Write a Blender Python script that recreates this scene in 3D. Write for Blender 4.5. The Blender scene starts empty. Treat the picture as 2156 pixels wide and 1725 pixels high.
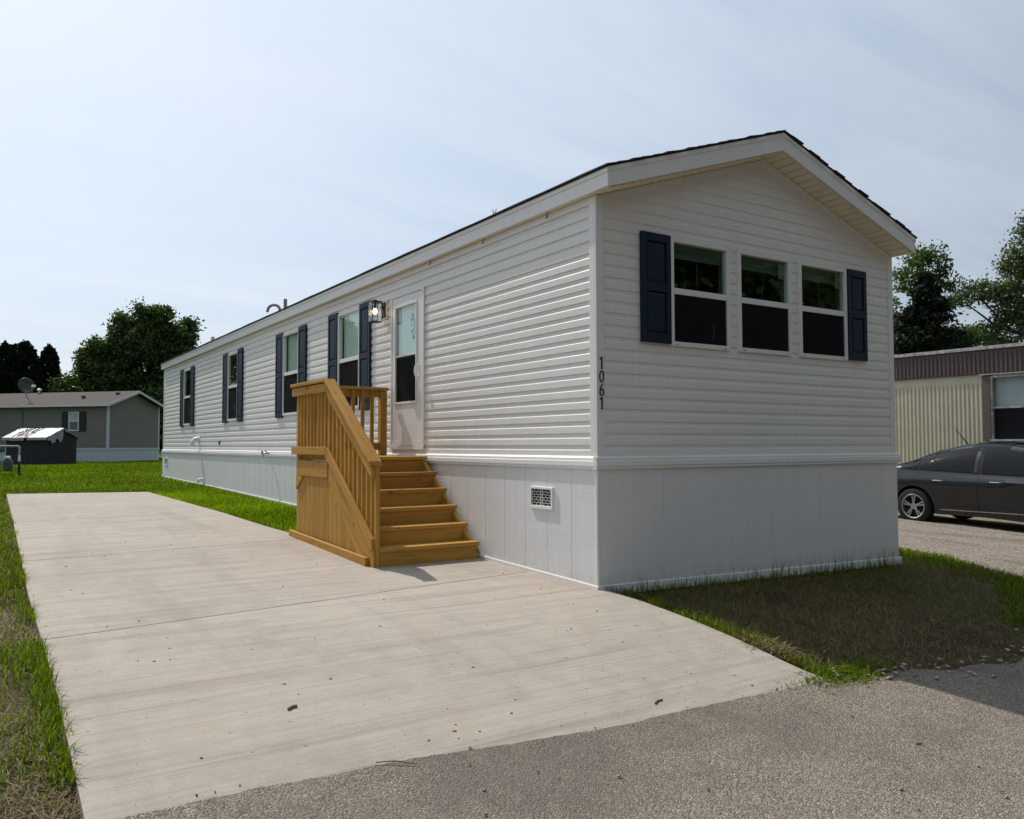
import bpy, bmesh, math, random
import numpy as np
from mathutils import Vector, Matrix
random.seed(7); rng = np.random.default_rng(11)
R = math.radians
scene = bpy.context.scene
col = scene.collection

# ------------------------------------------------------------------ camera
cam_d = bpy.data.cameras.new('camera'); cam = bpy.data.objects.new('camera', cam_d); col.objects.link(cam)
cam_d.sensor_width = 36; cam_d.lens = 36*1733.28/2156; cam_d.clip_start = 0.05; cam_d.clip_end = 3000
CY, CP, CR = 0.5764, 0.0429, -0.0023
fw = Vector((math.sin(CY)*math.cos(CP), math.cos(CY)*math.cos(CP), math.sin(CP)))
rt = Vector((math.cos(CY), -math.sin(CY), 0)); up = rt.cross(fw)
rt2 = rt*math.cos(CR)+up*math.sin(CR); up2 = -rt*math.sin(CR)+up*math.cos(CR)
m = Matrix((rt2, up2, -fw)).transposed().to_4x4(); m.translation = (-4.3258, -5.3514, 0.1041)
cam.matrix_world = m
scene.camera = cam
# ------------------------------------------------------------------ sky and sun
SUN_EL, SUN_AZ = 50.0, -10.5          # azimuth from +y, negative toward -x
world = bpy.data.worlds.new('World'); scene.world = world; world.use_nodes = True
wn, wl = world.node_tree.nodes, world.node_tree.links
wn.clear()
wo = wn.new('ShaderNodeOutputWorld'); bg = wn.new('ShaderNodeBackground'); bg.inputs['Strength'].default_value = 0.10
sky = wn.new('ShaderNodeTexSky'); sky.sky_type = 'NISHITA'; sky.sun_disc = False
sky.sun_elevation = R(SUN_EL); sky.sun_rotation = R(SUN_AZ); sky.air_density = 1.0; sky.dust_density = 2.0; sky.ozone_density = 1.5
tc = wn.new('ShaderNodeTexCoord'); sep = wn.new('ShaderNodeSeparateXYZ'); wl.new(tc.outputs['Generated'], sep.inputs[0])
def wmath(op, a, b=None):
    n = wn.new('ShaderNodeMath'); n.operation = op
    for i, s in enumerate((a, b)):
        if s is None: continue
        if isinstance(s, (int, float)): n.inputs[i].default_value = s
        else: wl.new(s, n.inputs[i])
    return n.outputs[0]
den = wmath('ADD', wmath('MAXIMUM', sep.outputs[2], 0.0), 0.18)
cx, cy_ = wmath('DIVIDE', sep.outputs[0], den), wmath('DIVIDE', sep.outputs[1], den)
cmb = wn.new('ShaderNodeCombineXYZ'); wl.new(cx, cmb.inputs[0]); wl.new(cy_, cmb.inputs[1])
mp = wn.new('ShaderNodeMapping'); mp.inputs['Rotation'].default_value = (0, 0, R(28)); mp.inputs['Scale'].default_value = (0.45, 1.5, 1); wl.new(cmb.outputs[0], mp.inputs[0])
nz = wn.new('ShaderNodeTexNoise'); nz.inputs['Scale'].default_value = 1.7; nz.inputs['Detail'].default_value = 7; nz.inputs['Roughness'].default_value = 0.55; nz.inputs['Distortion'].default_value = 0.35
wl.new(mp.outputs[0], nz.inputs['Vector'])
rp = wn.new('ShaderNodeMapRange'); rp.inputs['From Min'].default_value = 0.38; rp.inputs['From Max'].default_value = 0.78; wl.new(nz.outputs[0], rp.inputs['Value'])
veil = wn.new('ShaderNodeMixRGB'); veil.inputs[0].default_value = 0.63; wl.new(sky.outputs[0], veil.inputs[1])
sdv = (math.sin(R(SUN_AZ))*math.cos(R(SUN_EL)), math.cos(R(SUN_AZ))*math.cos(R(SUN_EL)), math.sin(R(SUN_EL)))
dot = wn.new('ShaderNodeVectorMath'); dot.operation = 'DOT_PRODUCT'; wl.new(tc.outputs['Generated'], dot.inputs[0]); dot.inputs[1].default_value = sdv
hz = wn.new('ShaderNodeMapRange'); hz.inputs['From Min'].default_value = 0.05; hz.inputs['From Max'].default_value = 0.92; hz.inputs['To Min'].default_value = 0.36; hz.inputs['To Max'].default_value = 1.12; wl.new(dot.outputs['Value'], hz.inputs['Value'])
hzc = wn.new('ShaderNodeMixRGB'); hzc.blend_type = 'MULTIPLY'; hzc.inputs[0].default_value = 1; hzc.inputs[1].default_value = (7.3, 8.5, 9.9, 1); wl.new(hz.outputs[0], hzc.inputs[2]); wl.new(hzc.outputs[0], veil.inputs[2])
cir = wn.new('ShaderNodeMixRGB'); wl.new(wmath('MULTIPLY', rp.outputs[0], 0.42), cir.inputs[0]); wl.new(veil.outputs[0], cir.inputs[1]); cir.inputs[2].default_value = (8.6, 9.0, 9.5, 1)
wl.new(cir.outputs[0], bg.inputs[0]); wl.new(bg.outputs[0], wo.inputs[0])
sd = bpy.data.lights.new('sun', 'SUN'); sd.energy = 3.8; sd.angle = R(0.53); sd.color = (1.0, 0.93, 0.83)
so = bpy.data.objects.new('sun', sd); col.objects.link(so)
az, el = R(SUN_AZ), R(SUN_EL)
sdir = Vector((math.sin(az)*math.cos(el), math.cos(az)*math.cos(el), math.sin(el)))
so.rotation_euler = sdir.to_track_quat('Z', 'Y').to_euler(); so.location = sdir*60
vs = scene.view_settings; vs.view_transform = 'Standard'; vs.look = 'None'; vs.gamma = 1.0; vs.use_curve_mapping = False; vs.exposure = 0.08
scene.render.engine = 'CYCLES'

# ------------------------------------------------------------------ materials
class NT:
    def __init__(s, name):
        s.m = bpy.data.materials.new(name); s.m.use_nodes = True
        s.n, s.l = s.m.node_tree.nodes, s.m.node_tree.links
        s.n.clear(); s.out = s.n.new('ShaderNodeOutputMaterial')
        s.b = s.n.new('ShaderNodeBsdfPrincipled'); s.l.new(s.b.outputs[0], s.out.inputs[0])
    def put(s, sock, v):
        if isinstance(v, (int, float, tuple, list)):
            if isinstance(v, (tuple, list)) and len(v) == 3 and sock.type == 'RGBA': v = (*v, 1)
            sock.default_value = v
        else: s.l.new(v, sock)
    def pos(s):
        return s.n.new('ShaderNodeNewGeometry').outputs['Position']
    def objc(s):
        return s.n.new('ShaderNodeTexCoord').outputs['Object']
    def rnd(s):
        return s.n.new('ShaderNodeObjectInfo').outputs['Random']
    def math(s, op, a, b=0.0):
        k = s.n.new('ShaderNodeMath'); k.operation = op; s.put(k.inputs[0], a); s.put(k.inputs[1], b); return k.outputs[0]
    def vadd(s, a, b):
        k = s.n.new('ShaderNodeVectorMath'); k.operation = 'ADD'; s.put(k.inputs[0], a); s.put(k.inputs[1], b); return k.outputs[0]
    def map(s, v, scale=(1, 1, 1), rot=(0, 0, 0)):
        k = s.n.new('ShaderNodeMapping'); s.put(k.inputs[0], v); k.inputs['Scale'].default_value = scale; k.inputs['Rotation'].default_value = rot; return k.outputs[0]
    def noise(s, v, scale, detail=4, rough=0.55, dist=0.0):
        k = s.n.new('ShaderNodeTexNoise'); s.put(k.inputs['Vector'], v); k.inputs['Scale'].default_value = scale
        k.inputs['Detail'].default_value = detail; k.inputs['Roughness'].default_value = rough; k.inputs['Distortion'].default_value = dist; return k.outputs[0]
    def voro(s, v, scale, feature='F1', out=0):
        k = s.n.new('ShaderNodeTexVoronoi'); k.feature = feature; s.put(k.inputs['Vector'], v); k.inputs['Scale'].default_value = scale; return k.outputs[out]
    def rng(s, v, a, b, c=0.0, d=1.0):
        k = s.n.new('ShaderNodeMapRange'); s.put(k.inputs['Value'], v)
        for nme, x in zip(('From Min', 'From Max', 'To Min', 'To Max'), (a, b, c, d)): k.inputs[nme].default_value = x
        return k.outputs[0]
    def mix(s, f, a, b, mode='MIX'):
        k = s.n.new('ShaderNodeMixRGB'); k.blend_type = mode; s.put(k.inputs[0], f); s.put(k.inputs[1], a); s.put(k.inputs[2], b); return k.outputs[0]
    def ramp(s, v, stops):
        k = s.n.new('ShaderNodeValToRGB'); s.put(k.inputs[0], v); e = k.color_ramp.elements
        while len(e) < len(stops): e.new(0.5)
        for i, (p, c) in enumerate(stops): e[i].position = p; e[i].color = (*c, 1)
        return k.outputs[0]
    def bump(s, h, strength=0.3, dist=0.01):
        k = s.n.new('ShaderNodeBump'); k.inputs['Strength'].default_value = strength; k.inputs['Distance'].default_value = dist; s.put(k.inputs['Height'], h); s.l.new(k.outputs[0], s.b.inputs['Normal'])
    def set(s, color=None, rough=None, metal=None, spec=None, **kw):
        if color is not None: s.put(s.b.inputs['Base Color'], color)
        if rough is not None: s.put(s.b.inputs['Roughness'], rough)
        if metal is not None: s.put(s.b.inputs['Metallic'], metal)
        if spec is not None: s.put(s.b.inputs['Specular IOR Level'], spec)
        for k, v in kw.items(): s.put(s.b.inputs[k], v)
        return s.m
M = {}
def simple(name, c, rough=0.5, metal=0.0, var=0.06, nscale=6.0, spec=0.4, bump=0.0, bscale=80):
    t = NT(name); p = t.pos(); n = t.noise(p, nscale, 5)
    cc = t.mix(t.rng(n, 0.3, 0.7), tuple(x*(1-var) for x in c), tuple(min(1, x*(1+var)) for x in c))
    t.set(cc, t.rng(n, 0.2, 0.8, max(0.02, rough-0.08), min(1, rough+0.08)), metal, spec)
    if bump: t.bump(t.noise(p, bscale, 3), bump, 0.004)
    M[name] = t.m; return t.m
def vinyl(name, c, rough):
    t = NT(name); p = t.pos()
    n1 = t.noise(t.map(p, (0.6, 0.6, 3)), 1.2, 5); n2 = t.noise(t.map(p, (9, 9, 0.5)), 2.2, 4, 0.6)
    g = t.rng(t.math('MULTIPLY', n1, n2), 0.18, 0.42)
    cc = t.mix(g, tuple(x*0.93 for x in c), c)
    cc = t.mix(t.math('MULTIPLY', t.rng(t.noise(p, 23, 2), 0.70, 0.80), 0.10), cc, (0.35, 0.32, 0.28))
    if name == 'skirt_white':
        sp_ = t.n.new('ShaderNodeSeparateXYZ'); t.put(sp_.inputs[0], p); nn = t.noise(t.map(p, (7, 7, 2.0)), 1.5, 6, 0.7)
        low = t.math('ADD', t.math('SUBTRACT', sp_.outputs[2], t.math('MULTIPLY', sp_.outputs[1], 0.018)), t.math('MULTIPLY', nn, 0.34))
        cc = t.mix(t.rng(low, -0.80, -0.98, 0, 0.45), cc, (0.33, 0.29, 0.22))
    t.set(cc, rough, 0, 0.35); t.bump(t.noise(t.map(p, (2, 2, 14)), 3.0, 3), 0.10, 0.012)
    M[name] = t.m; return t.m
vinyl('vinyl_white', (0.77, 0.755, 0.72), 0.42)
vinyl('trim_white', (0.77, 0.76, 0.735), 0.38)
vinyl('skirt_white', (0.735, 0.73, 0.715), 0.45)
simple('soffit', (0.74, 0.66, 0.50), 0.55, var=0.04)
simple('navy', (0.006, 0.016, 0.034), 0.5, var=0.15, spec=0.22)
simple('shingle', (0.045, 0.035, 0.032), 0.9, var=0.4, nscale=60, bump=0.6, bscale=300)
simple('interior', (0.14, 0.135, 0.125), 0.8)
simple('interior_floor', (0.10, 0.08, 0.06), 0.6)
simple('blind_raised', (0.10, 0.13, 0.11), 0.6, var=0.05)
simple('blind', (0.80, 0.86, 0.81), 0.6, var=0.03)
simple('door_panel', (0.80, 0.83, 0.86), 0.5, var=0.03)
simple('black_metal', (0.012, 0.010, 0.009), 0.45, var=0.2)
simple('dark', (0.01, 0.01, 0.01), 0.8)
simple('steel', (0.45, 0.45, 0.46), 0.35, 0.9)
simple('pipe_grey', (0.36, 0.33, 0.34), 0.6)
simple('red_plastic', (0.35, 0.01, 0.02), 0.4)
simple('white_plastic', (0.78, 0.78, 0.78), 0.4)
simple('tape_green', (0.25, 0.62, 0.50), 0.5)
simple('screen_frame', (0.14, 0.15, 0.16), 0.5)
def glass(name, tint=(0.82, 0.9, 0.86), ior=1.5, boost=1.0):
    t = NT(name); t.n.remove(t.b)
    tr = t.n.new('ShaderNodeBsdfTransparent'); tr.inputs[0].default_value = (*[c**0.5 for c in tint], 1)
    gl = t.n.new('ShaderNodeBsdfGlossy'); gl.inputs['Roughness'].default_value = 0.01; gl.inputs[0].default_value = (0.95, 1, 0.98, 1)
    lw = t.n.new('ShaderNodeLayerWeight'); lw.inputs[0].default_value = 0.5; fz_ = t.math('ADD', t.math('MULTIPLY', t.math('POWER', lw.outputs['Facing'], 5.0), 0.93), 0.035)
    mx = t.n.new('ShaderNodeMixShader'); t.l.new(t.math('MINIMUM', t.math('MULTIPLY', fz_, boost), 1.0), mx.inputs[0])
    t.l.new(tr.outputs[0], mx.inputs[1]); t.l.new(gl.outputs[0], mx.inputs[2]); t.l.new(mx.outputs[0], t.out.inputs[0])
    nn = t.n.new('ShaderNodeBump'); nn.inputs['Strength'].default_value = 0.05; nn.inputs['Distance'].default_value = 0.02
    t.l.new(t.noise(t.pos(), 3.0, 2), nn.inputs['Height']); t.l.new(nn.outputs[0], gl.inputs['Normal'])
    M[name] = t.m
glass('glass', (0.84, 0.95, 0.89), 1.5, 1.3)
glass('clear_glass', (0.93, 0.95, 0.95), 1.45, 1.0)
glass('car_glass', (0.10, 0.12, 0.13), 1.5, 1.2)
def screen_mat():
    t = NT('insect_screen'); tr = t.n.new('ShaderNodeBsdfTransparent'); tr.inputs[0].default_value = (0.62, 0.62, 0.62, 1)
    t.set((0.022, 0.022, 0.024), 0.8, 0, 0.1); mx = t.n.new('ShaderNodeMixShader'); mx.inputs[0].default_value = 0.4
    t.l.new(tr.outputs[0], mx.inputs[1]); t.l.new(t.b.outputs[0], mx.inputs[2]); t.l.new(mx.outputs[0], t.out.inputs[0]); M['screen'] = t.m
screen_mat()
def wood(name, axis, tint=(1, 1, 1)):
    # grain runs along the given axis of the board
    t = NT(name); v = t.objc(); r = t.rnd()
    cb = t.n.new('ShaderNodeCombineXYZ'); t.put(cb.inputs[0], t.math('MULTIPLY', r, 37.0)); t.put(cb.inputs[1], t.math('MULTIPLY', r, 91.0)); t.put(cb.inputs[2], t.math('MULTIPLY', r, 53.0))
    v = t.vadd(v, cb.outputs[0])
    rot = (0, 0, 0)
    sc = {'x': (1.0, 14, 14), 'y': (14, 1.0, 14), 'z': (14, 14, 1.0)}[axis[0]]
    if axis == 'ys': rot = (R(-35), 0, 0)
    g = t.map(t.map(v, (1, 1, 1), rot) if axis == 'ys' else v, sc)
    n1 = t.noise(g, 1.6, 5, 0.6, 0.8); n2 = t.noise(g, 9.0, 3, 0.6)
    c = t.ramp(t.math('ADD', t.math('MULTIPLY', n1, 0.8), t.math('MULTIPLY', n2, 0.2)), [(0.28, (0.25, 0.125, 0.030)), (0.5, (0.48, 0.28, 0.080)), (0.72, (0.64, 0.42, 0.16))])
    k = t.voro(t.map(v, {'x': (4.5, 9, 9), 'y': (9, 4.5, 9), 'z': (9, 9, 4.5)}[axis[0]]), 1.0)
    c = t.mix(t.math('MULTIPLY', t.rng(k, 0.20, 0.08), 0.85), c, (0.12, 0.05, 0.015))
    c = t.mix(t.rng(r, 0, 1, 0.0, 0.40), c, (0.66, 0.45, 0.17)); c = t.mix(t.rng(t.math('FRACT', t.math('MULTIPLY', r, 7.31)), 0, 1, 0, 0.45), c, (0.34, 0.165, 0.05))
    c = t.mix(1.0, c, (0.87, 0.78, 0.50), 'MULTIPLY')
    t.set(c, 0.65, 0, 0.18); t.bump(n1, 0.25, 0.004); M[name] = t.m
wood('wood_x', 'x'); wood('wood_y', 'y'); wood('wood_z', 'z'); wood('wood_s', 'ys')
def concrete():
    t = NT('concrete'); p = t.pos()
    big = t.noise(p, 0.55, 5, 0.6); mid = t.noise(p, 5.0, 6, 0.65); fine = t.noise(p, 160, 3, 0.6)
    st = t.noise(t.map(p, (0.35, 8.0, 1), (0, 0, R(4))), 1.0, 6, 0.7); st2 = t.noise(t.map(p, (0.8, 60, 1), (0, 0, R(4))), 1.0, 4, 0.6)
    c = t.ramp(t.math('ADD', t.math('MULTIPLY', big, 0.5), t.math('MULTIPLY', mid, 0.5)), [(0.30, (0.275, 0.238, 0.20)), (0.50, (0.375, 0.332, 0.285)), (0.72, (0.44, 0.398, 0.335))])
    c = t.mix(t.rng(st, 0.50, 0.66, 0, 0.55), c, (0.21, 0.182, 0.158)); c = t.mix(t.rng(st2, 0.45, 0.7, 0, 0.45), c, (0.21, 0.184, 0.16))
    ty = t.noise(t.map(p, (5.5, 0.55, 1)), 0.45, 4, 0.6); c = t.mix(t.rng(ty, 0.56, 0.70, 0, 0.30), c, (0.21, 0.185, 0.165))
    pat = t.noise(p, 2.2, 5, 0.7); c = t.mix(t.rng(pat, 0.55, 0.70, 0, 0.30), c, (0.24, 0.21, 0.18)); c = t.mix(t.rng(pat, 0.42, 0.30, 0, 0.25), c, (0.48, 0.44, 0.38)); c = t.mix(t.rng(fine, 0.42, 0.75, 0, 0.28), c, (0.52, 0.49, 0.44)); c = t.mix(t.rng(fine, 0.45, 0.25, 0, 0.35), c, (0.22, 0.20, 0.19))
    stain = t.noise(p, 1.1, 3, 0.5); c = t.mix(t.rng(stain, 0.62, 0.74, 0, 0.22), c, (0.33, 0.24, 0.16))
    sp = t.voro(p, 9.0); c = t.mix(t.rng(sp, 0.09, 0.06, 0, 0.5), c, (0.09, 0.075, 0.06))
    t.set(c, 0.88, 0, 0.25); t.bump(t.math('ADD', t.math('ADD', fine, t.math('MULTIPLY', st2, 1.2)), t.math('MULTIPLY', st, 0.8)), 0.35, 0.006); M['concrete'] = t.m
concrete()
def asphalt():
    t = NT('asphalt'); p = t.pos()
    v1 = t.voro(p, 130, 'F1', 1); d1 = t.voro(p, 130, 'F1', 0); v2 = t.voro(p, 260, 'F1', 1); big = t.noise(p, 0.7, 5, 0.6); mid = t.noise(p, 6, 5, 0.65)
    k = t.n.new('ShaderNodeSeparateColor'); t.put(k.inputs[0], v1); k2 = t.n.new('ShaderNodeSeparateColor'); t.put(k2.inputs[0], v2)
    c = t.ramp(k.outputs[0], [(0.0, (0.125, 0.105, 0.086)), (0.45, (0.215, 0.182, 0.147)), (0.8, (0.30, 0.258, 0.205)), (1.0, (0.46, 0.41, 0.33))])
    c = t.mix(t.rng(k2.outputs[1], 0.6, 1.0, 0, 0.45), c, (0.10, 0.088, 0.08))
    c = t.mix(t.rng(d1, 0.55, 0.85, 0, 0.55), c, (0.06, 0.052, 0.047))
    c = t.mix(t.rng(big, 0.52, 0.36, 0, 0.6), c, (0.115, 0.098, 0.084)); c = t.mix(t.rng(mid, 0.5, 0.75, 0, 0.35), c, (0.29, 0.25, 0.20)); c = t.mix(t.rng(t.noise(p, 26, 3, 0.6), 0.60, 0.72, 0, 0.5), c, (0.10, 0.082, 0.07))
    t.set(c, 0.85, 0, 0.3); t.bump(t.math('SUBTRACT', t.math('MULTIPLY', mid, 0.6), d1), 0.7, 0.012); M['asphalt'] = t.m
asphalt()
def gravel():
    t = NT('gravel'); p = t.pos(); v1 = t.voro(p, 45, 'F1', 1); d1 = t.voro(p, 45); big = t.noise(t.map(p, (2.2, 0.5, 1)), 0.8, 6, 0.65)
    k = t.n.new('ShaderNodeSeparateColor'); t.put(k.inputs[0], v1)
    c = t.ramp(k.outputs[0], [(0.0, (0.15, 0.125, 0.105)), (0.5, (0.235, 0.20, 0.17)), (1.0, (0.36, 0.32, 0.27))])
    c = t.mix(t.rng(big, 0.52, 0.68, 0, 0.7), c, (0.11, 0.082, 0.065)); t.set(c, 0.9, 0, 0.2); t.bump(t.math('SUBTRACT', big, d1), 0.7, 0.02); M['gravel'] = t.m
gravel()
def soil():
    t = NT('soil'); p = t.pos(); n = t.noise(p, 1.3, 6, 0.6); f = t.noise(p, 45, 5, 0.7); s = t.noise(t.map(p, (6, 40, 1), (0, 0, R(25))), 2.0, 4)
    c = t.ramp(n, [(0.35, (0.050, 0.034, 0.022)), (0.5, (0.095, 0.068, 0.040)), (0.65, (0.075, 0.080, 0.028))])
    c = t.mix(t.rng(f, 0.45, 0.75, 0, 0.6), c, (0.16, 0.12, 0.07)); c = t.mix(t.rng(s, 0.58, 0.75, 0, 0.5), c, (0.24, 0.19, 0.11))
    t.set(c, 0.95, 0, 0.1); t.bump(t.math('ADD', f, n), 0.9, 0.03); M['soil'] = t.m
soil()
def turf():
    t = NT('turf'); p = t.pos(); n = t.noise(p, 0.9, 6, 0.6); f = t.noise(p, 30, 5, 0.7)
    c = t.ramp(n, [(0.35, (0.045, 0.085, 0.010)), (0.6, (0.075, 0.125, 0.014))]); c = t.mix(t.rng(f, 0.5, 0.3, 0, 0.6), c, (0.035, 0.045, 0.012))
    t.set(c, 0.95, 0, 0.1); t.bump(f, 1.0, 0.05); M['turf'] = t.m
turf()
def leafmat(name, trans=0.35, attr='Col', rough=0.6, spec=0.25):
    t = NT(name); a = t.n.new('ShaderNodeAttribute'); a.attribute_name = attr
    t.set(a.outputs['Color'], rough, 0, spec)
    tl = t.n.new('ShaderNodeBsdfTranslucent'); t.put(tl.inputs[0], t.mix(1.0, a.outputs['Color'], (1.2, 1.35, 0.4), 'MULTIPLY'))
    mx = t.n.new('ShaderNodeMixShader'); mx.inputs[0].default_value = trans
    t.l.new(t.b.outputs[0], mx.inputs[1]); t.l.new(tl.outputs[0], mx.inputs[2]); t.l.new(mx.outputs[0], t.out.inputs[0]); M[name] = t.m
leafmat('leaf', 0.40, rough=0.42, spec=0.5); leafmat('needle', 0.12, rough=0.75, spec=0.1); leafmat('blade', 0.45, rough=0.7, spec=0.08); leafmat('straw', 0.2, spec=0.2)
def bark(name, c):
    t = NT(name); p = t.pos(); n = t.noise(t.map(p, (6, 6, 1.2)), 3, 5, 0.65); t.set(t.mix(n, tuple(x*0.5 for x in c), tuple(x*1.4 for x in c)), 0.9, 0, 0.1); t.bump(n, 0.8, 0.03); M[name] = t.m
bark('bark', (0.10, 0.075, 0.055))
simple('stone', (0.13, 0.105, 0.09), 0.85, var=0.6, nscale=40)
simple('pale_debris', (0.30, 0.26, 0.21), 0.85, var=0.7, nscale=30)

# ------------------------------------------------------------------ mesh helpers
ABS = {}
class MB:
    def __init__(s): s.v = []; s.f = []
    def add(s, vs_, fs):
        o = len(s.v); s.v += [tuple(p) for p in vs_]; s.f += [tuple(i+o for i in q) for q in fs]; return s
    def box(s, x0, x1, y0, y1, z0, z1):
        vs_ = [(x, y, z) for z in (z0, z1) for y in (y0, y1) for x in (x0, x1)]
        return s.add(vs_, [(0, 2, 3, 1), (4, 5, 7, 6), (0, 1, 5, 4), (2, 6, 7, 3), (0, 4, 6, 2), (1, 3, 7, 5)])
    def prism(s, poly, axis, a, b):
        mk = {'x': lambda p, t: (t, p[0], p[1]), 'y': lambda p, t: (p[0], t, p[1]), 'z': lambda p, t: (p[0], p[1], t)}[axis]
        n = len(poly); vs_ = [mk(p, a) for p in poly]+[mk(p, b) for p in poly]
        fs = [tuple(range(n))[::-1], tuple(range(n, 2*n))]+[(i, (i+1) % n, n+(i+1) % n, n+i) for i in range(n)]
        return s.add(vs_, fs)
    def tube(s, path, rad, n=8, cap=True):
        path = [Vector(p) for p in path]; rad = rad if isinstance(rad, (list, tuple)) else [rad]*len(path)
        o = len(s.v); prev = None
        for i, p in enumerate(path):
            d = (path[min(i+1, len(path)-1)]-path[max(i-1, 0)]).normalized()
            if prev is None: a = d.orthogonal().normalized()
            else: a = (prev-d*prev.dot(d)); a = a.normalized() if a.length > 1e-6 else d.orthogonal().normalized()
            prev = a; b = d.cross(a)
            for k in range(n):
                t = 2*math.pi*k/n; s.v.append(tuple(p+(a*math.cos(t)+b*math.sin(t))*rad[i]))
        for i in range(len(path)-1):
            for k in range(n):
                s.f.append((o+i*n+k, o+i*n+(k+1) % n, o+(i+1)*n+(k+1) % n, o+(i+1)*n+k))
        if cap:
            s.f.append(tuple(o+k for k in range(n))[::-1]); e = o+(len(path)-1)*n; s.f.append(tuple(e+k for k in range(n)))
        return s
    def lathe(s, prof, c, axis='z', n=20, cap=True):
        # prof: list of (r, h) ; closed at both ends
        o = len(s.v); c = Vector(c)
        for r_, h in prof:
            for k in range(n):
                t = 2*math.pi*k/n; a, b = r_*math.cos(t), r_*math.sin(t)
                q = {'z': (a, b, h), 'x': (h, a, b), 'y': (b, h, a)}[axis]; s.v.append(tuple(c+Vector(q)))
        for i in range(len(prof)-1):
            for k in range(n): s.f.append((o+i*n+k, o+i*n+(k+1) % n, o+(i+1)*n+(k+1) % n, o+(i+1)*n+k))
        if cap: s.f.append(tuple(o+k for k in range(n))[::-1]); e = o+(len(prof)-1)*n; s.f.append(tuple(e+k for k in range(n)))
        return s
    def xf(s, fn): s.v = [tuple(fn(*p)) for p in s.v]; return s
    def build(s, name, mat, parent=None, smooth=False, bevel=0.0, kind=None, center=True):
        vs_ = [Vector(p) for p in s.v]
        lo = Vector([min(p[i] for p in vs_) for i in range(3)]); hi = Vector([max(p[i] for p in vs_) for i in range(3)])
        c = (lo+hi)/2 if center else Vector((0, 0, 0))
        if parent is None and center: c.z = lo.z
        me = bpy.data.meshes.new(name); me.from_pydata([p-c for p in vs_], [], s.f)
        bm = bmesh.new(); bm.from_mesh(me); bmesh.ops.recalc_face_normals(bm, faces=bm.faces); bm.to_mesh(me); bm.free()
        if smooth:
            me.shade_smooth()
        me.materials.append(M[mat] if isinstance(mat, str) else mat)
        o = bpy.data.objects.new(name, me); col.objects.link(o)
        ABS[o] = c
        if parent is not None: o.parent = parent; o.location = c-ABS[parent]
        else: o.location = c
        if bevel:
            b = o.modifiers.new('bevel', 'BEVEL'); b.width = bevel; b.segments = 2; b.limit_method = 'ANGLE'; b.angle_limit = R(40)
        if smooth and not bevel:
            try: me.set_sharp_from_angle(angle=R(40))
            except Exception: pass
        if kind: o['kind'] = kind
        return o
def tag(o, label=None, cat=None, group=None, kind=None):
    if label: o['label'] = label
    if cat: o['category'] = cat
    if group: o['group'] = group
    if kind: o['kind'] = kind
    return o
def root(name, loc, label, cat, group=None, rotz=None):
    o = bpy.data.objects.new(name, None); col.objects.link(o); o.location = loc; o.empty_display_size = 0.2
    ABS[o] = Vector(loc) if rotz is None else Vector((0, 0, 0))
    if rotz is not None: o.rotation_euler = (0, 0, rotz)
    return tag(o, label, cat, group)
def group_part(name, parent, at=(0, 0, 0)):
    o = bpy.data.objects.new(name, None); col.objects.link(o); o.parent = parent; ABS[o] = Vector(at); o.location = Vector(at)-ABS[parent]; o.empty_display_size = 0.1; return o
def fast_mesh(name, verts, faces_n, loops, mat, colors=None, kind=None, parent=None):
    # verts (N,3), faces_n list/array of face sizes, loops flat indices, colors per vertex (N,3)
    me = bpy.data.meshes.new(name); N = len(verts); me.vertices.add(N); me.vertices.foreach_set('co', np.asarray(verts, np.float32).ravel())
    me.loops.add(len(loops)); me.loops.foreach_set('vertex_index', np.asarray(loops, np.int32))
    fn = np.asarray(faces_n, np.int32); st = np.concatenate([[0], np.cumsum(fn)[:-1]]).astype(np.int32)
    me.polygons.add(len(fn)); me.polygons.foreach_set('loop_start', st); me.polygons.foreach_set('loop_total', fn)
    me.update(calc_edges=True); me.validate()
    if colors is not None:
        a = me.color_attributes.new('Col', 'FLOAT_COLOR', 'POINT'); cc = np.ones((N, 4), np.float32); cc[:, :3] = colors; a.data.foreach_set('color', cc.ravel())
    me.materials.append(M[mat]); o = bpy.data.objects.new(name, me); col.objects.link(o); ABS[o] = Vector((0, 0, 0))
    if parent is not None: o.parent = parent; o.location = -ABS[parent]
    if kind: o['kind'] = kind
    return o

# ------------------------------------------------------------------ ground
PY = [-60, -20, -6, -3, -2.2, -1.6, -1.0, -0.5, 0, 1.9, 4.1, 7.3, 12, 19, 30, 42, 80, 400]
PZ = [-1.75, -1.52, -1.40, -1.355, -1.31, -1.225, -1.15, -1.105, -1.08, -1.03, -0.945, -0.87, -0.81, -0.745, -0.71, -0.73, -0.8, -0.8]
def gz(x, y):
    x = np.asarray(x, float); y = np.asarray(y, float)
    return np.interp(y, PY, PZ) - 0.02*np.clip(x, 0, 5)*np.interp(y, [-6, -2.5, 12, 25], [0, 1, 1, 0]) - 0.035*np.clip(x-5, 0, 8)*np.interp(y, [-6, -2.5, 12, 25], [0.3, 1, 1, 0])
def G(x, y): return float(gz(x, y))
def sheet(name, xs, ys, zoff, mat, kind='structure', inside=None):
    mb = MB(); X, Y = np.meshgrid(xs, ys); Z = gz(X, Y)+zoff; nx = len(xs)
    mb.v = [tuple(p) for p in np.stack([X.ravel(), Y.ravel(), Z.ravel()], 1)]
    for j in range(len(ys)-1):
        for i in range(nx-1):
            mb.f.append((j*nx+i, j*nx+i+1, (j+1)*nx+i+1, (j+1)*nx+i))
    o = mb.build(name, mat, smooth=True, center=False); o['kind'] = kind; return o
xs = np.concatenate([[-600, -200, -80, -40], np.arange(-20, 22, 0.5), [30, 60, 150, 600]])
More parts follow.
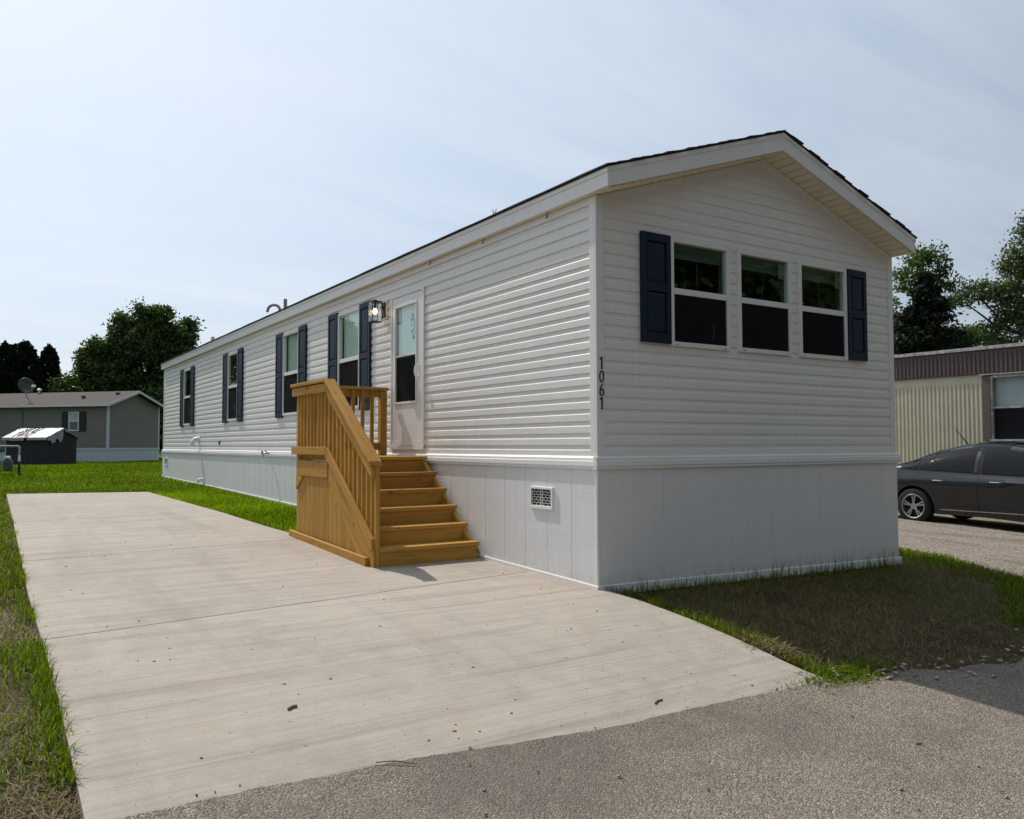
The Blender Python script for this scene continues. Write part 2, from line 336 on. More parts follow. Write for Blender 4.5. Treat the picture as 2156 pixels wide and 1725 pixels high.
ys = np.concatenate([[-600, -200, -60, -40], np.arange(-20, 46, 0.5), [55, 80, 150, 300, 900]])
g = sheet('ground', xs, ys, -0.06, 'soil')
# lawn turf under the grass: mown lawn behind and beside the home
sheet('lawn', np.concatenate([[-60, -30], np.arange(-12, 9.01, 0.7), [20, 50]]), np.concatenate([np.arange(13.15, 46, 0.7), [60, 90, 140]]), -0.035, 'turf')
sheet('lawn', np.arange(-1.6, 0.01, 0.2), np.arange(4.0, 13.21, 0.4), -0.04, 'turf')
# road: asphalt sheet with a ragged edge against the lawn and the driveway
def vnoise(x, y, s, seed=0):
    r = np.random.default_rng(seed); T = r.uniform(0, 1, (64, 64)); X, Y = np.asarray(x)*s+100, np.asarray(y)*s+100
    i, j = np.floor(X).astype(int), np.floor(Y).astype(int); fx, fy = X-i, Y-j; fx = fx*fx*(3-2*fx); fy = fy*fy*(3-2*fy)
    g = lambda a, b: T[a % 64, b % 64]
    return (g(i, j)*(1-fx)+g(i+1, j)*fx)*(1-fy)+(g(i, j+1)*(1-fx)+g(i+1, j+1)*fx)*fy
def rag(x): return 0.022*(vnoise(x, 0, 1.1, 41)-0.5)+0.014*(vnoise(x, 0, 6, 42)-0.5)+0.012*(vnoise(x, 0, 21, 43)-0.5)
def road_edge(x):
    return np.where(x < 0.0, np.interp(x, [-4, -2.8, -1.7, 0], [-1.95, -1.98, -2.12, -2.2]), -2.2-0.14*np.clip(x, 0, 9)) + rag(x)+np.where(x > 0, 0.05*np.sin(x*3.3)+0.03*np.sin(x*11), 0) + np.where(x < -4.0, -0.35*np.clip(-4.0-x, 0, 0.5), 0)
rx = np.concatenate([[-200, -80, -40, -20], np.arange(-10, 14, 0.06), [20, 40, 80, 200]])
mb = MB(); rows = [0, -0.15, -0.4, -0.8, -1.4, -2.2, -3.4, -5, -6.5]
for r_ in rows:
    for x in rx:
        y = float(road_edge(np.array(x)))+r_; y += 0.012 if (r_ == 0 and -4 < x < 0) else 0; mb.v.append((x, y, G(x, y)-(0.016 if (r_ == 0 and x >= 0) else 0.006)))
n = len(rx)
for j in range(len(rows)-1):
    for i in range(n-1): mb.f.append((j*n+i, j*n+i+1, (j+1)*n+i+1, (j+1)*n+i))
o = mb.build('road', 'asphalt', smooth=True, center=False); o['kind'] = 'structure'
# gravel parking strip beside the neighbouring trailer
GE = [(-2.35, 3.05), (-1.8, 3.25), (-1.1, 4.7), (-0.15, 5.05), (0.7, 5.32), (2, 5.6), (5, 5.8), (16, 6.0)]
mb = MB(); gys = np.arange(-2.6, 16, 0.12); nxx = 14
for y in gys:
    x0 = float(np.interp(y, [a for a, b in GE], [b for a, b in GE]))+0.05*math.sin(y*7)+0.04*math.sin(y*17+2)
    for k in range(nxx):
        x = x0+(13.0-x0)*(k/(nxx-1))**1.3; mb.v.append((x, y, G(x, y)-(0.05 if k == 0 else 0.025)+0.012*math.sin(x*5+y*3)))
for j in range(len(gys)-1):
    for k in range(nxx-1): mb.f.append((j*nxx+k, j*nxx+k+1, (j+1)*nxx+k+1, (j+1)*nxx+k))
o = mb.build('gravel_parking', 'gravel', smooth=True, center=False); o['kind'] = 'structure'

# driveway: five concrete slabs cut by control joints
def xl(y): return float(np.interp(y, [-3, 2, 13], [-3.96, -3.97, -3.83]))
def xr(y): return float(np.interp(y, [-3, -2.0, -1.4, 0, 1.5, 4.0, 4.1, 5, 13], [0.16, -0.02, 0.03, 0.04, 0.06, 0.06, -1.12, -1.2, -1.47]))
drive = bpy.data.objects.new('driveway', None); col.objects.link(drive); drive['kind'] = 'structure'; ABS[drive] = Vector((0, 0, 0))
tag(drive, 'pale concrete driveway running past the wooden steps')
joints = [(-2.19, -2.19), (0.45, 0.98), (3.62, 3.95), (7.15, 7.25), (10.2, 10.2), (13.1, 12.4)]
for k in range(5):
    (a0, a1), (b0, b1) = joints[k], joints[k+1]; mb = MB(); nu, nv = (130, 22) if k == 0 else (30, 14)
    for j in range(nv):
        for i in range(nu):
            u, v = i/(nu-1), j/(nv-1); yA = a0+(a1-a0)*u+0.007; yB = b0+(b1-b0)*u-0.007
            y = yA+(yB-yA)*v; x = xl(y)+(xr(y)-xl(y))*u
            if k == 0 and j < 5: y += (float(np.interp(x, [-4, -2.8, -1.7, 0], [-1.95, -1.98, -2.12, -2.2]))+2.19+float(rag(x))+0.002)*(1-j/5)
            e = min(i, nu-1-i, j, nv-1-j); mb.v.append((x, y, G(x, y)+(0.0 if e else -0.006)))
    for j in range(nv-1):
        for i in range(nu-1): mb.f.append((j*nu+i, j*nu+i+1, (j+1)*nu+i+1, (j+1)*nu+i))
    rim = [i for i in range(nu)]+[j*nu+nu-1 for j in range(1, nv)]+[(nv-1)*nu+i for i in range(nu-2, -1, -1)]+[j*nu for j in range(nv-2, 0, -1)]
    base = len(mb.v)
    for q in rim: p = mb.v[q]; mb.v.append((p[0], p[1], p[2]-0.1))
    L_ = len(rim)
    for q in range(L_): mb.f.append((rim[q], rim[(q+1) % L_], base+(q+1) % L_, base+q))
    mb.build('slab', 'concrete', drive, smooth=True)

# ------------------------------------------------------------------ white home
W, L, H = 4.186, 18.9, 2.235
home = root('mobile_home', (0, 0, -1.08), 'long white mobile home with navy shutters, numbered 1061, in the middle of the picture', 'mobile home')
SIDE = lambda s, o, z: (-o, s, z)
FRONT = lambda s, o, z: (s, -o, z)
RIGHT = lambda s, o, z: (W+o, s, z)
BACK = lambda s, o, z: (s, L+o, z)
SL = 0.335
def zline(x): return 2.2+SL*min(x, W-x)
WIN_S = [(5.02, 5.82), (7.53, 8.34), (11.20, 11.98), (15.46, 16.27)]; WZ = (0.60, 1.975)
WIN_F = [(0.82, 1.58), (1.695, 2.465), (2.585, 3.362)]; FZ = (0.98, 1.957)
DOOR = (3.12, 4.02, 0.075, 1.945)
hs = [(a+.02, b-.02, WZ[0]+.02, WZ[1]-.02) for a, b in WIN_S]; hf = [(a+.02, b-.02, FZ[0]+.02, FZ[1]-.02) for a, b in WIN_F]
def wall_backing(Mf, s0, s1, z0, ztop, holes, thick=0.09):
    mb = MB(); cuts = sorted({s0, s1}|{h[0] for h in holes}|{h[1] for h in holes})
    for a, b in zip(cuts, cuts[1:]):
        h = [q for q in holes if q[0] <= a+1e-6 and q[1] >= b-1e-6]
        spans = [(z0, ztop)] if not h else [(z0, h[0][2]), (h[0][3], ztop)]
        for za, zb in spans: mb.box(a, b, -thick, 0.0, za, zb)
    return mb.xf(Mf)
BH = H/22
def board(Mf, s0, s1, z0, holes, topfn=None, clip=None):
    """one lap of siding (dutch lap profile) along a wall, cut round the openings"""
    def prof(za, zb):
        P_ = [(0.0155, z0), (0.0148, z0+0.055), (0.005, z0+0.069), (0.004, z0+BH)] if Mf is not FRONT else [(0.0125, z0), (0.0115, z0+0.055), (0.0075, z0+0.072), (0.0065, z0+BH)]
        def off(z):
            for (o1, a), (o2, b) in zip(P_, P_[1:]):
                if a <= z <= b: return o1+(o2-o1)*(z-a)/(b-a)
            return P_[-1][0]
        zs = [za]+[p[1] for p in P_ if za < p[1] < zb]+[zb]
        return [(off(z), z) for z in zs]+[(0.0, zb), (0.0, za)]
    out = []; z1 = z0+BH
    hh = [h for h in holes if h[2] < z1 and h[3] > z0]
    cuts = sorted({s0, s1}|{h[0] for h in hh if s0 < h[0] < s1}|{h[1] for h in hh if s0 < h[1] < s1})
    for a, b in zip(cuts, cuts[1:]):
        if b-a < 0.004: continue
        spans = [(z0, z1)]
        for h in hh:
            if h[0] <= a+1e-6 and h[1] >= b-1e-6:
                spans = []
                if h[2] > z0+0.002: spans.append((z0, h[2]))
                if h[3] < z1-0.002: spans.append((h[3], z1))
        for za, zb in spans:
            pr = prof(za, zb); n = len(pr)
            def lim(z): 
                return (a, b) if topfn is None else (max(a, topfn(z)[0]), min(b, topfn(z)[1]))
            vs_ = [(lim(p[1])[0], p[0], p[1]) for p in pr]+[(lim(p[1])[1], p[0], p[1]) for p in pr]
            mb = MB(); mb.add(vs_, [tuple(range(n))[::-1], tuple(range(n, 2*n))]+[(i, (i+1) % n, n+(i+1) % n, n+i) for i in range(n)]); out.append(mb.xf(Mf))
    return out
side = wall_backing(SIDE, 0.0, L, 0.0, 2.3, hs+[(DOOR[0]+.03, DOOR[1]-.03, 0.09, 1.91)]).build('wall', 'interior', home); tag(side, 'long side wall of white lap siding')
ho = [(a, b, WZ[0], WZ[1]) for a, b in WIN_S]+[DOOR]
for k in range(22):
    sm_ = [2.4+((k//2)*1.37) % 3.2]
    while sm_[-1]+3.66 < L-0.6: sm_.append(sm_[-1]+3.66)
    ends = [0.055]+sm_+[L-0.05]
    for i_, (ea, eb) in enumerate(zip(ends, ends[1:])):
        for q in board(SIDE, ea, eb-0.0012, k*BH, [h for h in ho if h[1] > ea and h[0] < eb]): q.xf(lambda x, y, z: (x-0.0009*(i_ % 2), y, z)).build('siding_board', 'vinyl_white', side)
fm = wall_backing(FRONT, 0.09, W-0.09, 0.0, 2.2, hf)
fm.prism([(0.09, 2.2), (W-0.09, 2.2), (W/2, 2.2+SL*(W/2-0.09))], 'y', 0.0, 0.09)
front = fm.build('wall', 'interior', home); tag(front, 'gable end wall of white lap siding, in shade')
hof = [(a, b, FZ[0], FZ[1]) for a, b in WIN_F]
for k in range(29):
    z0 = k*BH
    if z0+BH <= 2.2:
        for q in board(FRONT, 0.045, W-0.045, z0, hof): q.build('siding_board', 'vinyl_white', front)
    else:
        tf = lambda z: (max(0.045, (z-2.2)/SL), min(W-0.045, W-(z-2.2)/SL))
        if tf(z0+BH)[1]-tf(z0+BH)[0] > 0.1:
            for q in board(FRONT, 0.045, W-0.045, z0, hof, tf): q.build('siding_board', 'vinyl_white', front)
for Mf, a, b, nm in ((RIGHT, 0.0, L, 'far side wall'), (BACK, 0.0, W, 'rear wall')):
    wb = wall_backing(Mf, a+0.1, b-0.1, 0.0, 2.2, []); mb = MB()
    if Mf is BACK: wb.prism([(0.09, 2.2), (W-0.09, 2.2), (W/2, 2.2+SL*(W/2-0.09))], 'y', L-0.09, L)
    w_ = wb.build('wall', 'interior', home); tag(w_, nm)
    for k in range(21):
        q = board(Mf, a+0.05, b-0.05, k*BH, [])[0]; mb.add(q.v, q.f)
    mb.build('siding', 'vinyl_white', w_, kind='stuff')
# corner posts
for Mx, My in ((0, 0), (W, 0), (0, L), (W, L)):
    mb = MB(); sx = -1 if Mx == 0 else 1; sy = -1 if My == 0 else 1
    def bx(a, b, c, d): mb.box(min(a, b), max(a, b), min(c, d), max(c, d), 0.004, 2.2)
    bx(Mx+sx*0.021, Mx-sx*0.062, My+sy*0.021, My-sy*0.0); bx(Mx+sx*0.021, Mx-sx*0.0, My-sy*0.0, My-sy*0.072)
    mb.build('corner_post', 'trim_white', home, bevel=0.003)
# frieze under the side soffit, rake trim on the gable wall
MB().box(-0.022, 0.0, 0.06, L, 2.135, 2.2).build('frieze', 'trim_white', home, bevel=0.002)
for sgn in (0, 1):
    X = lambda x: x if sgn == 0 else W-x
    MB().prism([(X(0.03), zline(0.03)-0.006), (X(W/2), zline(W/2)-0.006), (X(W/2), zline(W/2)-0.062), (X(0.03), zline(0.03)-0.062)], 'y', -0.024, -0.001).build('rake_trim', 'trim_white', home)
# eave fascia, soffit and roof
def zr(x): return 2.37+SL*(min(x, W-x)+0.085)
for s in (0, 1):
    X = lambda x: x if s == 0 else W-x
    a, b = sorted((X(-0.085), X(-0.065)))
    f_ = MB().box(a, b, -0.258, L+0.08, 2.2, 2.362).build('fascia', 'trim_white', home, bevel=0.003)
    a, b = sorted((X(-0.092), X(-0.0855))); MB().box(a, b, -0.262, L+0.08, 2.315, 2.368).build('drip_edge', 'trim_white', f_)
    a, b = sorted((X(-0.0645), X(-0.0))); MB().box(a, b, -0.235, L+0.07, 2.2025, 2.213).build('soffit', 'soffit', home)
for yy0, yy1, nm in ((-0.26, -0.238, 'front'), (L+0.06, L+0.08, 'rear')):
    for s in (0, 1):
        X = lambda x: x if s == 0 else W-x
        r_ = MB().prism([(X(-0.083), zr(-0.083)-0.006), (X(W/2), zr(W/2)-0.006), (X(W/2), zr(W/2)-0.185), (X(-0.083), 2.195)], 'y', yy0, yy1).build('rake_board', 'trim_white', home, bevel=0.002)
        if nm == 'front':
            MB().prism([(X(-0.09), zr(-0.09)-0.004), (X(W/2), zr(W/2)-0.004), (X(W/2), zr(W/2)-0.05), (X(-0.09), zr(-0.09)-0.05)], 'y', -0.266, -0.2605).build('drip_edge', 'trim_white', r_)
            n_ = 21; sp = home
            for k in range(n_):
                x0, x1 = W/2*k/n_, W/2*(k+1)/n_
                za, zb = zline(x0), zline(x1); t_ = 0.006
                poly = [(X(x0+0.004), za+t_), (X(x0+0.028), za+0.009+t_), (X(x0+0.034), za+0.009), (X(x1-0.004), zb-0.002), (X(x1-0.004), zb+0.02), (X(x0+0.004), za+0.03)]
                MB().prism(poly, 'y', -0.236, -0.002).build('soffit_strip', 'soffit', sp)
rf = MB()
rf.prism([(-0.098, zr(-0.098)), (W/2, zr(W/2)), (W+0.098, zr(-0.098)), (W+0.098, zr(-0.098)-0.014), (W/2, zr(W/2)-0.014), (-0.098, zr(-0.098)-0.014)], 'y', -0.268, L+0.09)
rf.prism([(-0.06, 2.24), (W/2, zr(W/2)-0.03), (W+0.06, 2.24)], 'y', 0.0, 0.02)
roof = rf.build('roof', 'shingle', home)
nc = 17
for s in (0, 1):
    X = lambda x: x if s == 0 else W-x
    for k in range(nc):
        x0 = -0.112+(W/2+0.112)*k/nc; x1 = -0.112+(W/2+0.112)*(k+1)/nc+0.03
        x1 = min(x1, W/2)
        jy = 0.012*math.sin(k*2.3+s)
        mb = MB(); segs = np.linspace(-0.282+jy, L+0.10, 64)
        pl = [(X(x0), zr(x0)+0.002), (X(x0), zr(x0)+0.013), (X(x1), zr(x1)+0.005), (X(x1), zr(x1)+0.002)]
        for q in range(len(segs)):
            dz = 0.002*math.sin(q*1.7+k*3)+0.0015*math.sin(q*0.6)
            for j, p in enumerate(pl): mb.v.append((p[0], segs[q], p[1]+(dz if j == 1 else 0)))
        for q in range(len(segs)-1):
            for j in range(4): mb.f.append((q*4+j, q*4+(j+1) % 4, q*4+4+(j+1) % 4, q*4+4+j))
        mb.f += [(0, 1, 2, 3), tuple(len(mb.v)-4+j for j in range(4))]
        mb.build('shingle_course', 'shingle', roof)
# hollow inside seen through the end windows
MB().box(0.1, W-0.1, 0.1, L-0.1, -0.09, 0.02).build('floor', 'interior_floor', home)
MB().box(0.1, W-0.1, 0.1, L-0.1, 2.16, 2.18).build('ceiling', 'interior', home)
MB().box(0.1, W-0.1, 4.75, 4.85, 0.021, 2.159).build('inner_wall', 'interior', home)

def build_window(Mf, a, b, z0, z1, zm, blind, name='window'):
    fw_ = 0.04
    def B(s0, s1, o0, o1, za, zb, mb=None): return (mb or MB()).box(s0, s1, o0, o1, za, zb)
    f_ = MB(); B(a, a+fw_, -0.03, 0.034, z0, z1, f_); B(b-fw_, b, -0.03, 0.034, z0, z1, f_)
    B(a+fw_, b-fw_, -0.03, 0.034, z1-fw_, z1, f_); B(a+fw_, b-fw_, -0.03, 0.034, z0, z0+fw_, f_)
    w = f_.xf(Mf).build(name, 'trim_white', home, bevel=0.003)
    B(a+fw_-.002, b-fw_+.002, -0.02, 0.026, zm, zm+0.055).xf(Mf).build('meeting_rail', 'trim_white', w, bevel=0.003)
    s_ = MB(); k = 0.02
    B(a+fw_, b-fw_, -0.024, -0.004, z0+fw_, z0+fw_+k, s_); B(a+fw_, b-fw_, -0.024, -0.004, zm-k, zm, s_); B(a+fw_, a+fw_+k, -0.024, -0.004, z0+fw_+k, zm-k, s_); B(b-fw_-k, b-fw_, -0.024, -0.004, z0+fw_+k, zm-k, s_)
    s_.xf(Mf).build('sash', 'screen_frame', w)
    B(a+fw_, b-fw_, 0.008, 0.011, zm+0.05, z1-fw_).xf(Mf).build('pane', 'glass', w)
    B(a+fw_+.01, b-fw_-.01, -0.016, -0.013, z0+fw_+.01, zm-0.01).xf(Mf).build('pane', 'glass', w)
    B(a+fw_, b-fw_, 0.0145, 0.0155, z0+fw_, zm).xf(Mf).build('insect_screen', 'screen', w)
    for q in (a+0.06, b-0.09): B(q, q+0.02, 0.0335, 0.035, z0+0.012, z0+0.02).xf(Mf).build('weep_hole', 'dark', w)
    if blind == 'closed':
        mb = MB()
        zz = zm-0.03
        while zz < z1-0.05: mb.box(a+fw_, b-fw_, -0.052, -0.050+0.001, zz, zz+0.0245); zz += 0.025
        mb.xf(Mf).build('blind', 'blind', w)
    elif blind == 'raised':
        mb = MB(); zz = z1-0.055
        B(a+fw_, b-fw_, -0.085, -0.04, z1-0.085, z1-0.03, mb)
        for q in range(4): B(a+fw_+.005, b-fw_-.005, -0.083-0.004*(q % 2), -0.045, zz-0.05-0.019*q, zz-0.036-0.019*q, mb)
        mb.xf(Mf).build('blind', 'blind_raised', w)
        c_ = a+(b-a)*0.55; t_ = 0.05*(1 if a > 1.6 and a < 2 else 0)
        p = [Mf(c_+t_, -0.06, z1-0.18), Mf(c_-t_, -0.06, z1-0.75)]
        MB().tube(p, 0.003, 6).build('blind_wand', 'blind_raised', w)
    return w
def build_shutter(Mf, a, b, z0, z1, zm):
    f_ = MB(); st = 0.055
    def B(s0, s1, o0, o1, za, zb, mb=f_): return mb.box(s0, s1, o0, o1, za, zb)
    B(a, a+st, 0.016, 0.044, z0, z1); B(b-st, b, 0.016, 0.044, z0, z1)
    B(a+st, b-st, 0.016, 0.044, z1-0.075, z1); B(a+st, b-st, 0.016, 0.044, z0, z0+0.085); B(a+st, b-st, 0.016, 0.044, zm-0.04, zm+0.04)
    f_.xf(Mf); sh = f_.build('shutter', 'navy', home, bevel=0.003)
    for za, zb in ((z0+0.085, zm-0.04), (zm+0.04, z1-0.075)):
        s0, s1 = a+st, b-st; mb = MB(); k = 0.028
        vs_ = [(s0, 0.026, za), (s1, 0.026, za), (s1, 0.026, zb), (s0, 0.026, zb), (s0+k, 0.040, za+k), (s1-k, 0.040, za+k), (s1-k, 0.040, zb-k), (s0+k, 0.040, zb-k), (s0, 0.018, za), (s1, 0.018, za), (s1, 0.018, zb), (s0, 0.018, zb)]
        mb.add(vs_, [(0, 1, 5, 4), (1, 2, 6, 5), (2, 3, 7, 6), (3, 0, 4, 7), (4, 5, 6, 7), (8, 9, 1, 0), (9, 10, 2, 1), (10, 11, 3, 2), (11, 8, 0, 3), (8, 11, 10, 9)])
        mb.xf(Mf).build('panel', 'navy', sh)
for i, (a, b) in enumerate(WIN_S):
    build_window(SIDE, a, b, WZ[0], WZ[1], 1.265, 'closed' if i < 2 else None)
    build_shutter(SIDE, a-0.365, a-0.008, 0.572, 2.0, 1.29); build_shutter(SIDE, b+0.008, b+0.365, 0.572, 2.0, 1.29)
fwin = [build_window(FRONT, a, b, FZ[0], FZ[1], 1.448, 'raised') for a, b in WIN_F]
build_shutter(FRONT, 0.467, 0.815, 0.993, 1.960, 1.485); build_shutter(FRONT, 3.368, 3.692, 0.993, 1.960, 1.485)
# stickers on the end window panes
MB().box(1.36, 1.385, -0.0145, -0.013, 1.06, 1.21).build('tape_strip', 'tape_green', fwin[0])
for w_, x, z in ((fwin[1], 2.30, 1.80), (fwin[2], 3.20, 1.80)): MB().box(x, x+0.085, -0.0055, -0.004, z-0.06, z+0.09).build('sticker', 'blind_raised', w_)
for w_, x in ((fwin[0], 0.875), (fwin[1], 1.76), (fwin[2], 2.645)): MB().box(x, x+0.05, -0.0065, -0.0045, 1.525, 1.545).build('sticker', 'blind_raised', w_)
# door
d0, d1, dz0, dz1 = DOOR
f_ = MB(); f_.box(d0, d0+0.06, 0.0, 0.032, dz0, dz1).box(d1-0.03, d1, 0.0, 0.032, dz0, dz1).box(d0+0.06, d1-0.03, 0.0, 0.032, dz1-0.032, dz1).box(d0, d1, -0.02, 0.04, dz0-0.025, dz0+0.018)
door = group_part('door', home, (-0.02, 3.57, 1.0))
f_.xf(SIDE).build('door_frame', 'trim_white', door, bevel=0.003)
l0, l1, lz0, lz1 = 3.185, 3.988, 0.098, 1.908; g0, g1, gz0, gz1 = 3.325, 3.88, 0.625, 1.78
lf = MB(); lf.box(l0, g0, 0.004, 0.026, lz0, lz1).box(g1, l1, 0.004, 0.026, lz0, lz1).box(g0, g1, 0.004, 0.026, lz0, gz0).box(g0, g1, 0.004, 0.026, gz1, lz1)
lf.xf(SIDE).build('leaf', 'trim_white', door, bevel=0.002)
rm = MB(); k = 0.028; rm.box(g0-k, g0, 0.026, 0.036, gz0-k, gz1+k).box(g1, g1+k, 0.026, 0.036, gz0-k, gz1+k).box(g0, g1, 0.026, 0.036, gz1, gz1+k).box(g0, g1, 0.026, 0.036, gz0-k, gz0).box(g0, g1, 0.012, 0.03, 1.172, 1.192)
rm.xf(SIDE).build('glazing_frame', 'trim_white', door, bevel=0.003)
MB().box(l0, l1, 0.026, 0.029, lz0, lz0+0.055).xf(SIDE).build('kick_plate', 'trim_white', door)
MB().box(g0, g1, 0.014, 0.017, 1.19, gz1).xf(SIDE).build('pane', 'glass', door)
MB().box(g0, g1, 0.016, 0.017, gz0, 1.172).xf(SIDE).build('insect_screen', 'screen', door)
MB().box(d0+0.035, d1-0.035, -0.075, -0.03, 0.12, 1.9).xf(SIDE).build('inner_door', 'interior', door)
MB().box(g0-0.02, g1+0.02, -0.029, -0.022, 1.16, gz1+0.02).xf(SIDE).build('door_blind', 'door_panel', door)
hd = MB(); hd.tube([SIDE(3.262, 0.026, 0.90), SIDE(3.262, 0.07, 0.915), SIDE(3.262, 0.078, 0.96), SIDE(3.262, 0.07, 1.02), SIDE(3.262, 0.026, 1.035)], 0.009, 8)
hd.box(3.245, 3.279, 0.026, 0.032, 0.87, 1.05) if False else None
hd.build('handle', 'white_plastic', door, smooth=True)
MB().box(3.246, 3.278, 0.026, 0.031, 0.86, 1.06).xf(SIDE).build('lock_plate', 'white_plastic', door, bevel=0.002)
# hanging leaf-like etching on the door glass
mb = MB(); rr = random.Random(3)
for k in range(46):
    t = rr.random(); zc = 1.66-0.30*t; wv = 0.03+0.075*math.sin(math.pi*min(1, t*1.1+0.1)); yc = 3.40+rr.uniform(-wv, wv)
    a = rr.uniform(0, math.pi); l_ = rr.uniform(0.008, 0.026); wd = rr.uniform(0.003, 0.008)
    dx, dz = math.cos(a)*l_, math.sin(a)*l_; nx_, nz_ = -math.sin(a)*wd, math.cos(a)*wd
    p = [(yc-dx, zc-dz), (yc+nx_, zc+nz_), (yc+dx, zc+dz), (yc-nx_, zc-nz_)]
    mb.add([SIDE(y, 0.0178, z) for y, z in p]+[SIDE(y, 0.0188, z) for y, z in p], [(0, 1, 2, 3), (4, 7, 6, 5), (0, 4, 5, 1), (1, 5, 6, 2), (2, 6, 7, 3), (3, 7, 4, 0)])
mb.box(-0.0188, -0.0178, 3.345, 3.375, 1.705, 1.713)
mb.build('pane_ornament', 'screen_frame', door)
# skirting
sk = MB(); sk.box(-0.021, 0.03, -0.015, L+0.02, -1.25, -0.02); sk.box(0.03, W+0.02, -0.021, 0.03, -1.35, -0.02); sk.box(W-0.03, W+0.021, 0.03, L, -1.5, -0.02); sk.box(0.03, W-0.03, L-0.03, L+0.02, -1.2, -0.02)
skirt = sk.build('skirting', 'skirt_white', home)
PWD = 0.3556
def skirt_panel(Mf, s0, s1, zb):
    if Mf is FRONT: s0 -= 0.0014; s1 += 0.0014
    w_ = s1-s0; pts = [(s0+0.002, 0.016), (s0+0.002, 0.0262), (s0+0.006, 0.0274), (s1-0.006, 0.0274), (s1-0.002, 0.0262), (s1-0.002, 0.016)]
    mb = MB(); mb.prism(pts, 'z', zb, -0.06); mb.xf(Mf); return mb
s = -0.03; k = 0
VENTS = [(0.588, 0.944), (18.14, 18.50)]
while s < L:
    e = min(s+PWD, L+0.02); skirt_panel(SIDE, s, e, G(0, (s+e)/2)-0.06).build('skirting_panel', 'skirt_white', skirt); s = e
s = 0.0
while s < W:
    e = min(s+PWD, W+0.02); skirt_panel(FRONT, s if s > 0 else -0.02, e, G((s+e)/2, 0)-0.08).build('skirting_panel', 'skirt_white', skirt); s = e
# skirt cap trim (in lengths, as on the photo), base rail and corner bead
CAP = [(0.0, 0.004), (0.022, 0.008), (0.041, -0.008), (0.043, -0.03), (0.05, -0.034), (0.052, -0.072), (0.046, -0.078), (0.046, -0.098), (0.03, -0.102), (0.0, -0.102)]
cuts = [-0.03, 0.70, 3.6, 6.6, 9.6, 12.4, 15.5, L+0.03]
for a, b in zip(cuts, cuts[1:]): MB().prism(CAP, 'x', a+0.001, b-0.001).xf(lambda t, o, z: (-o, t, z)).build('skirt_cap', 'trim_white', home)
for a, b in ((-0.051, 2.35), (2.35, W+0.05)): MB().prism(CAP, 'x', a+0.001, b-0.001).xf(lambda t, o, z: (t, -o-0.001, z)).build('skirt_cap', 'trim_white', home)
def base_rail(pts, Mf):
    mb = MB()
    for (s0, za), (s1, zb) in zip(pts, pts[1:]):
        mb.add([(s, o, z) for s, zz in ((s0, za), (s1, zb)) for o, z in ((0.031, zz-0.05), (0.046, zz-0.05), (0.046, zz+0.022), (0.041, zz+0.03), (0.031, zz+0.03))], [(0, 1, 2, 3, 4), (9, 8, 7, 6, 5)]+[(i, (i+1) % 5, 5+(i+1) % 5, 5+i) for i in range(5)])
    return mb.xf(Mf)
ysr = [-0.047, 0.6, 1.2, 1.9, 3, 4.1, 5.5, 7.3, 9.5, 12, 15, L]
base_rail([(y, G(0, y)+0.0) for y in ysr], SIDE).build('base_rail', 'trim_white', home)
base_rail([(x, G(x, 0)-0.0) for x in (-0.03, 1, 2, 3, W+0.045)], FRONT).build('base_rail', 'trim_white', home)
MB().tube([(-0.022, -0.022, -1.12), (-0.022, -0.022, -0.1)], 0.016, 12).build('corner_bead', 'trim_white', home, smooth=True)
# skirt vents with brick-pattern grille
def vent(y0, y1, z0, z1):
    mb = MB(); k = 0.03; o1 = 0.046
    mb.box(y0, y0+k*0.8, 0.024, o1, z0, z1).box(y1-k*0.6, y1, 0.024, o1, z0, z1).box(y0+k*.8, y1-k*.6, 0.024, o1, z1-k*0.7, z1).box(y0+k*.8, y1-k*.6, 0.024, o1, z0, z0+k)
    v_ = mb.xf(SIDE).build('vent', 'white_plastic', home, bevel=0.003)
    a, b, c, d = y0+k*.8, y1-k*.6, z0+k, z1-k*.7
    MB().box(a, b, 0.0290, 0.0300, c, d).xf(SIDE).build('vent_opening', 'dark', v_)
    gm = MB(); nr = 6; hh = (d-c)/nr; t = 0.0018
    for q in range(nr+1): gm.box(a, b, 0.032, 0.036, c+q*hh-t, c+q*hh+t)
    for q in range(nr):
        zz0, zz1 = c+q*hh+t, c+(q+1)*hh-t; bw = (b-a)/5.2
        x = a+(bw*0.5 if q % 2 else bw)
        while x < b-0.004: gm.box(x-t, x+t, 0.0322, 0.0358, zz0, zz1); x += bw
    for cc in ((a+b)/2-0.014, (a+b)/2+0.014): gm.box(cc-t, cc+t, 0.0318, 0.0364, c, d)
    gm.xf(SIDE).build('grille', 'trim_white', v_)
vent(0.585, 0.935, -0.475, -0.275); vent(18.15, 18.5, -0.42, -0.22)
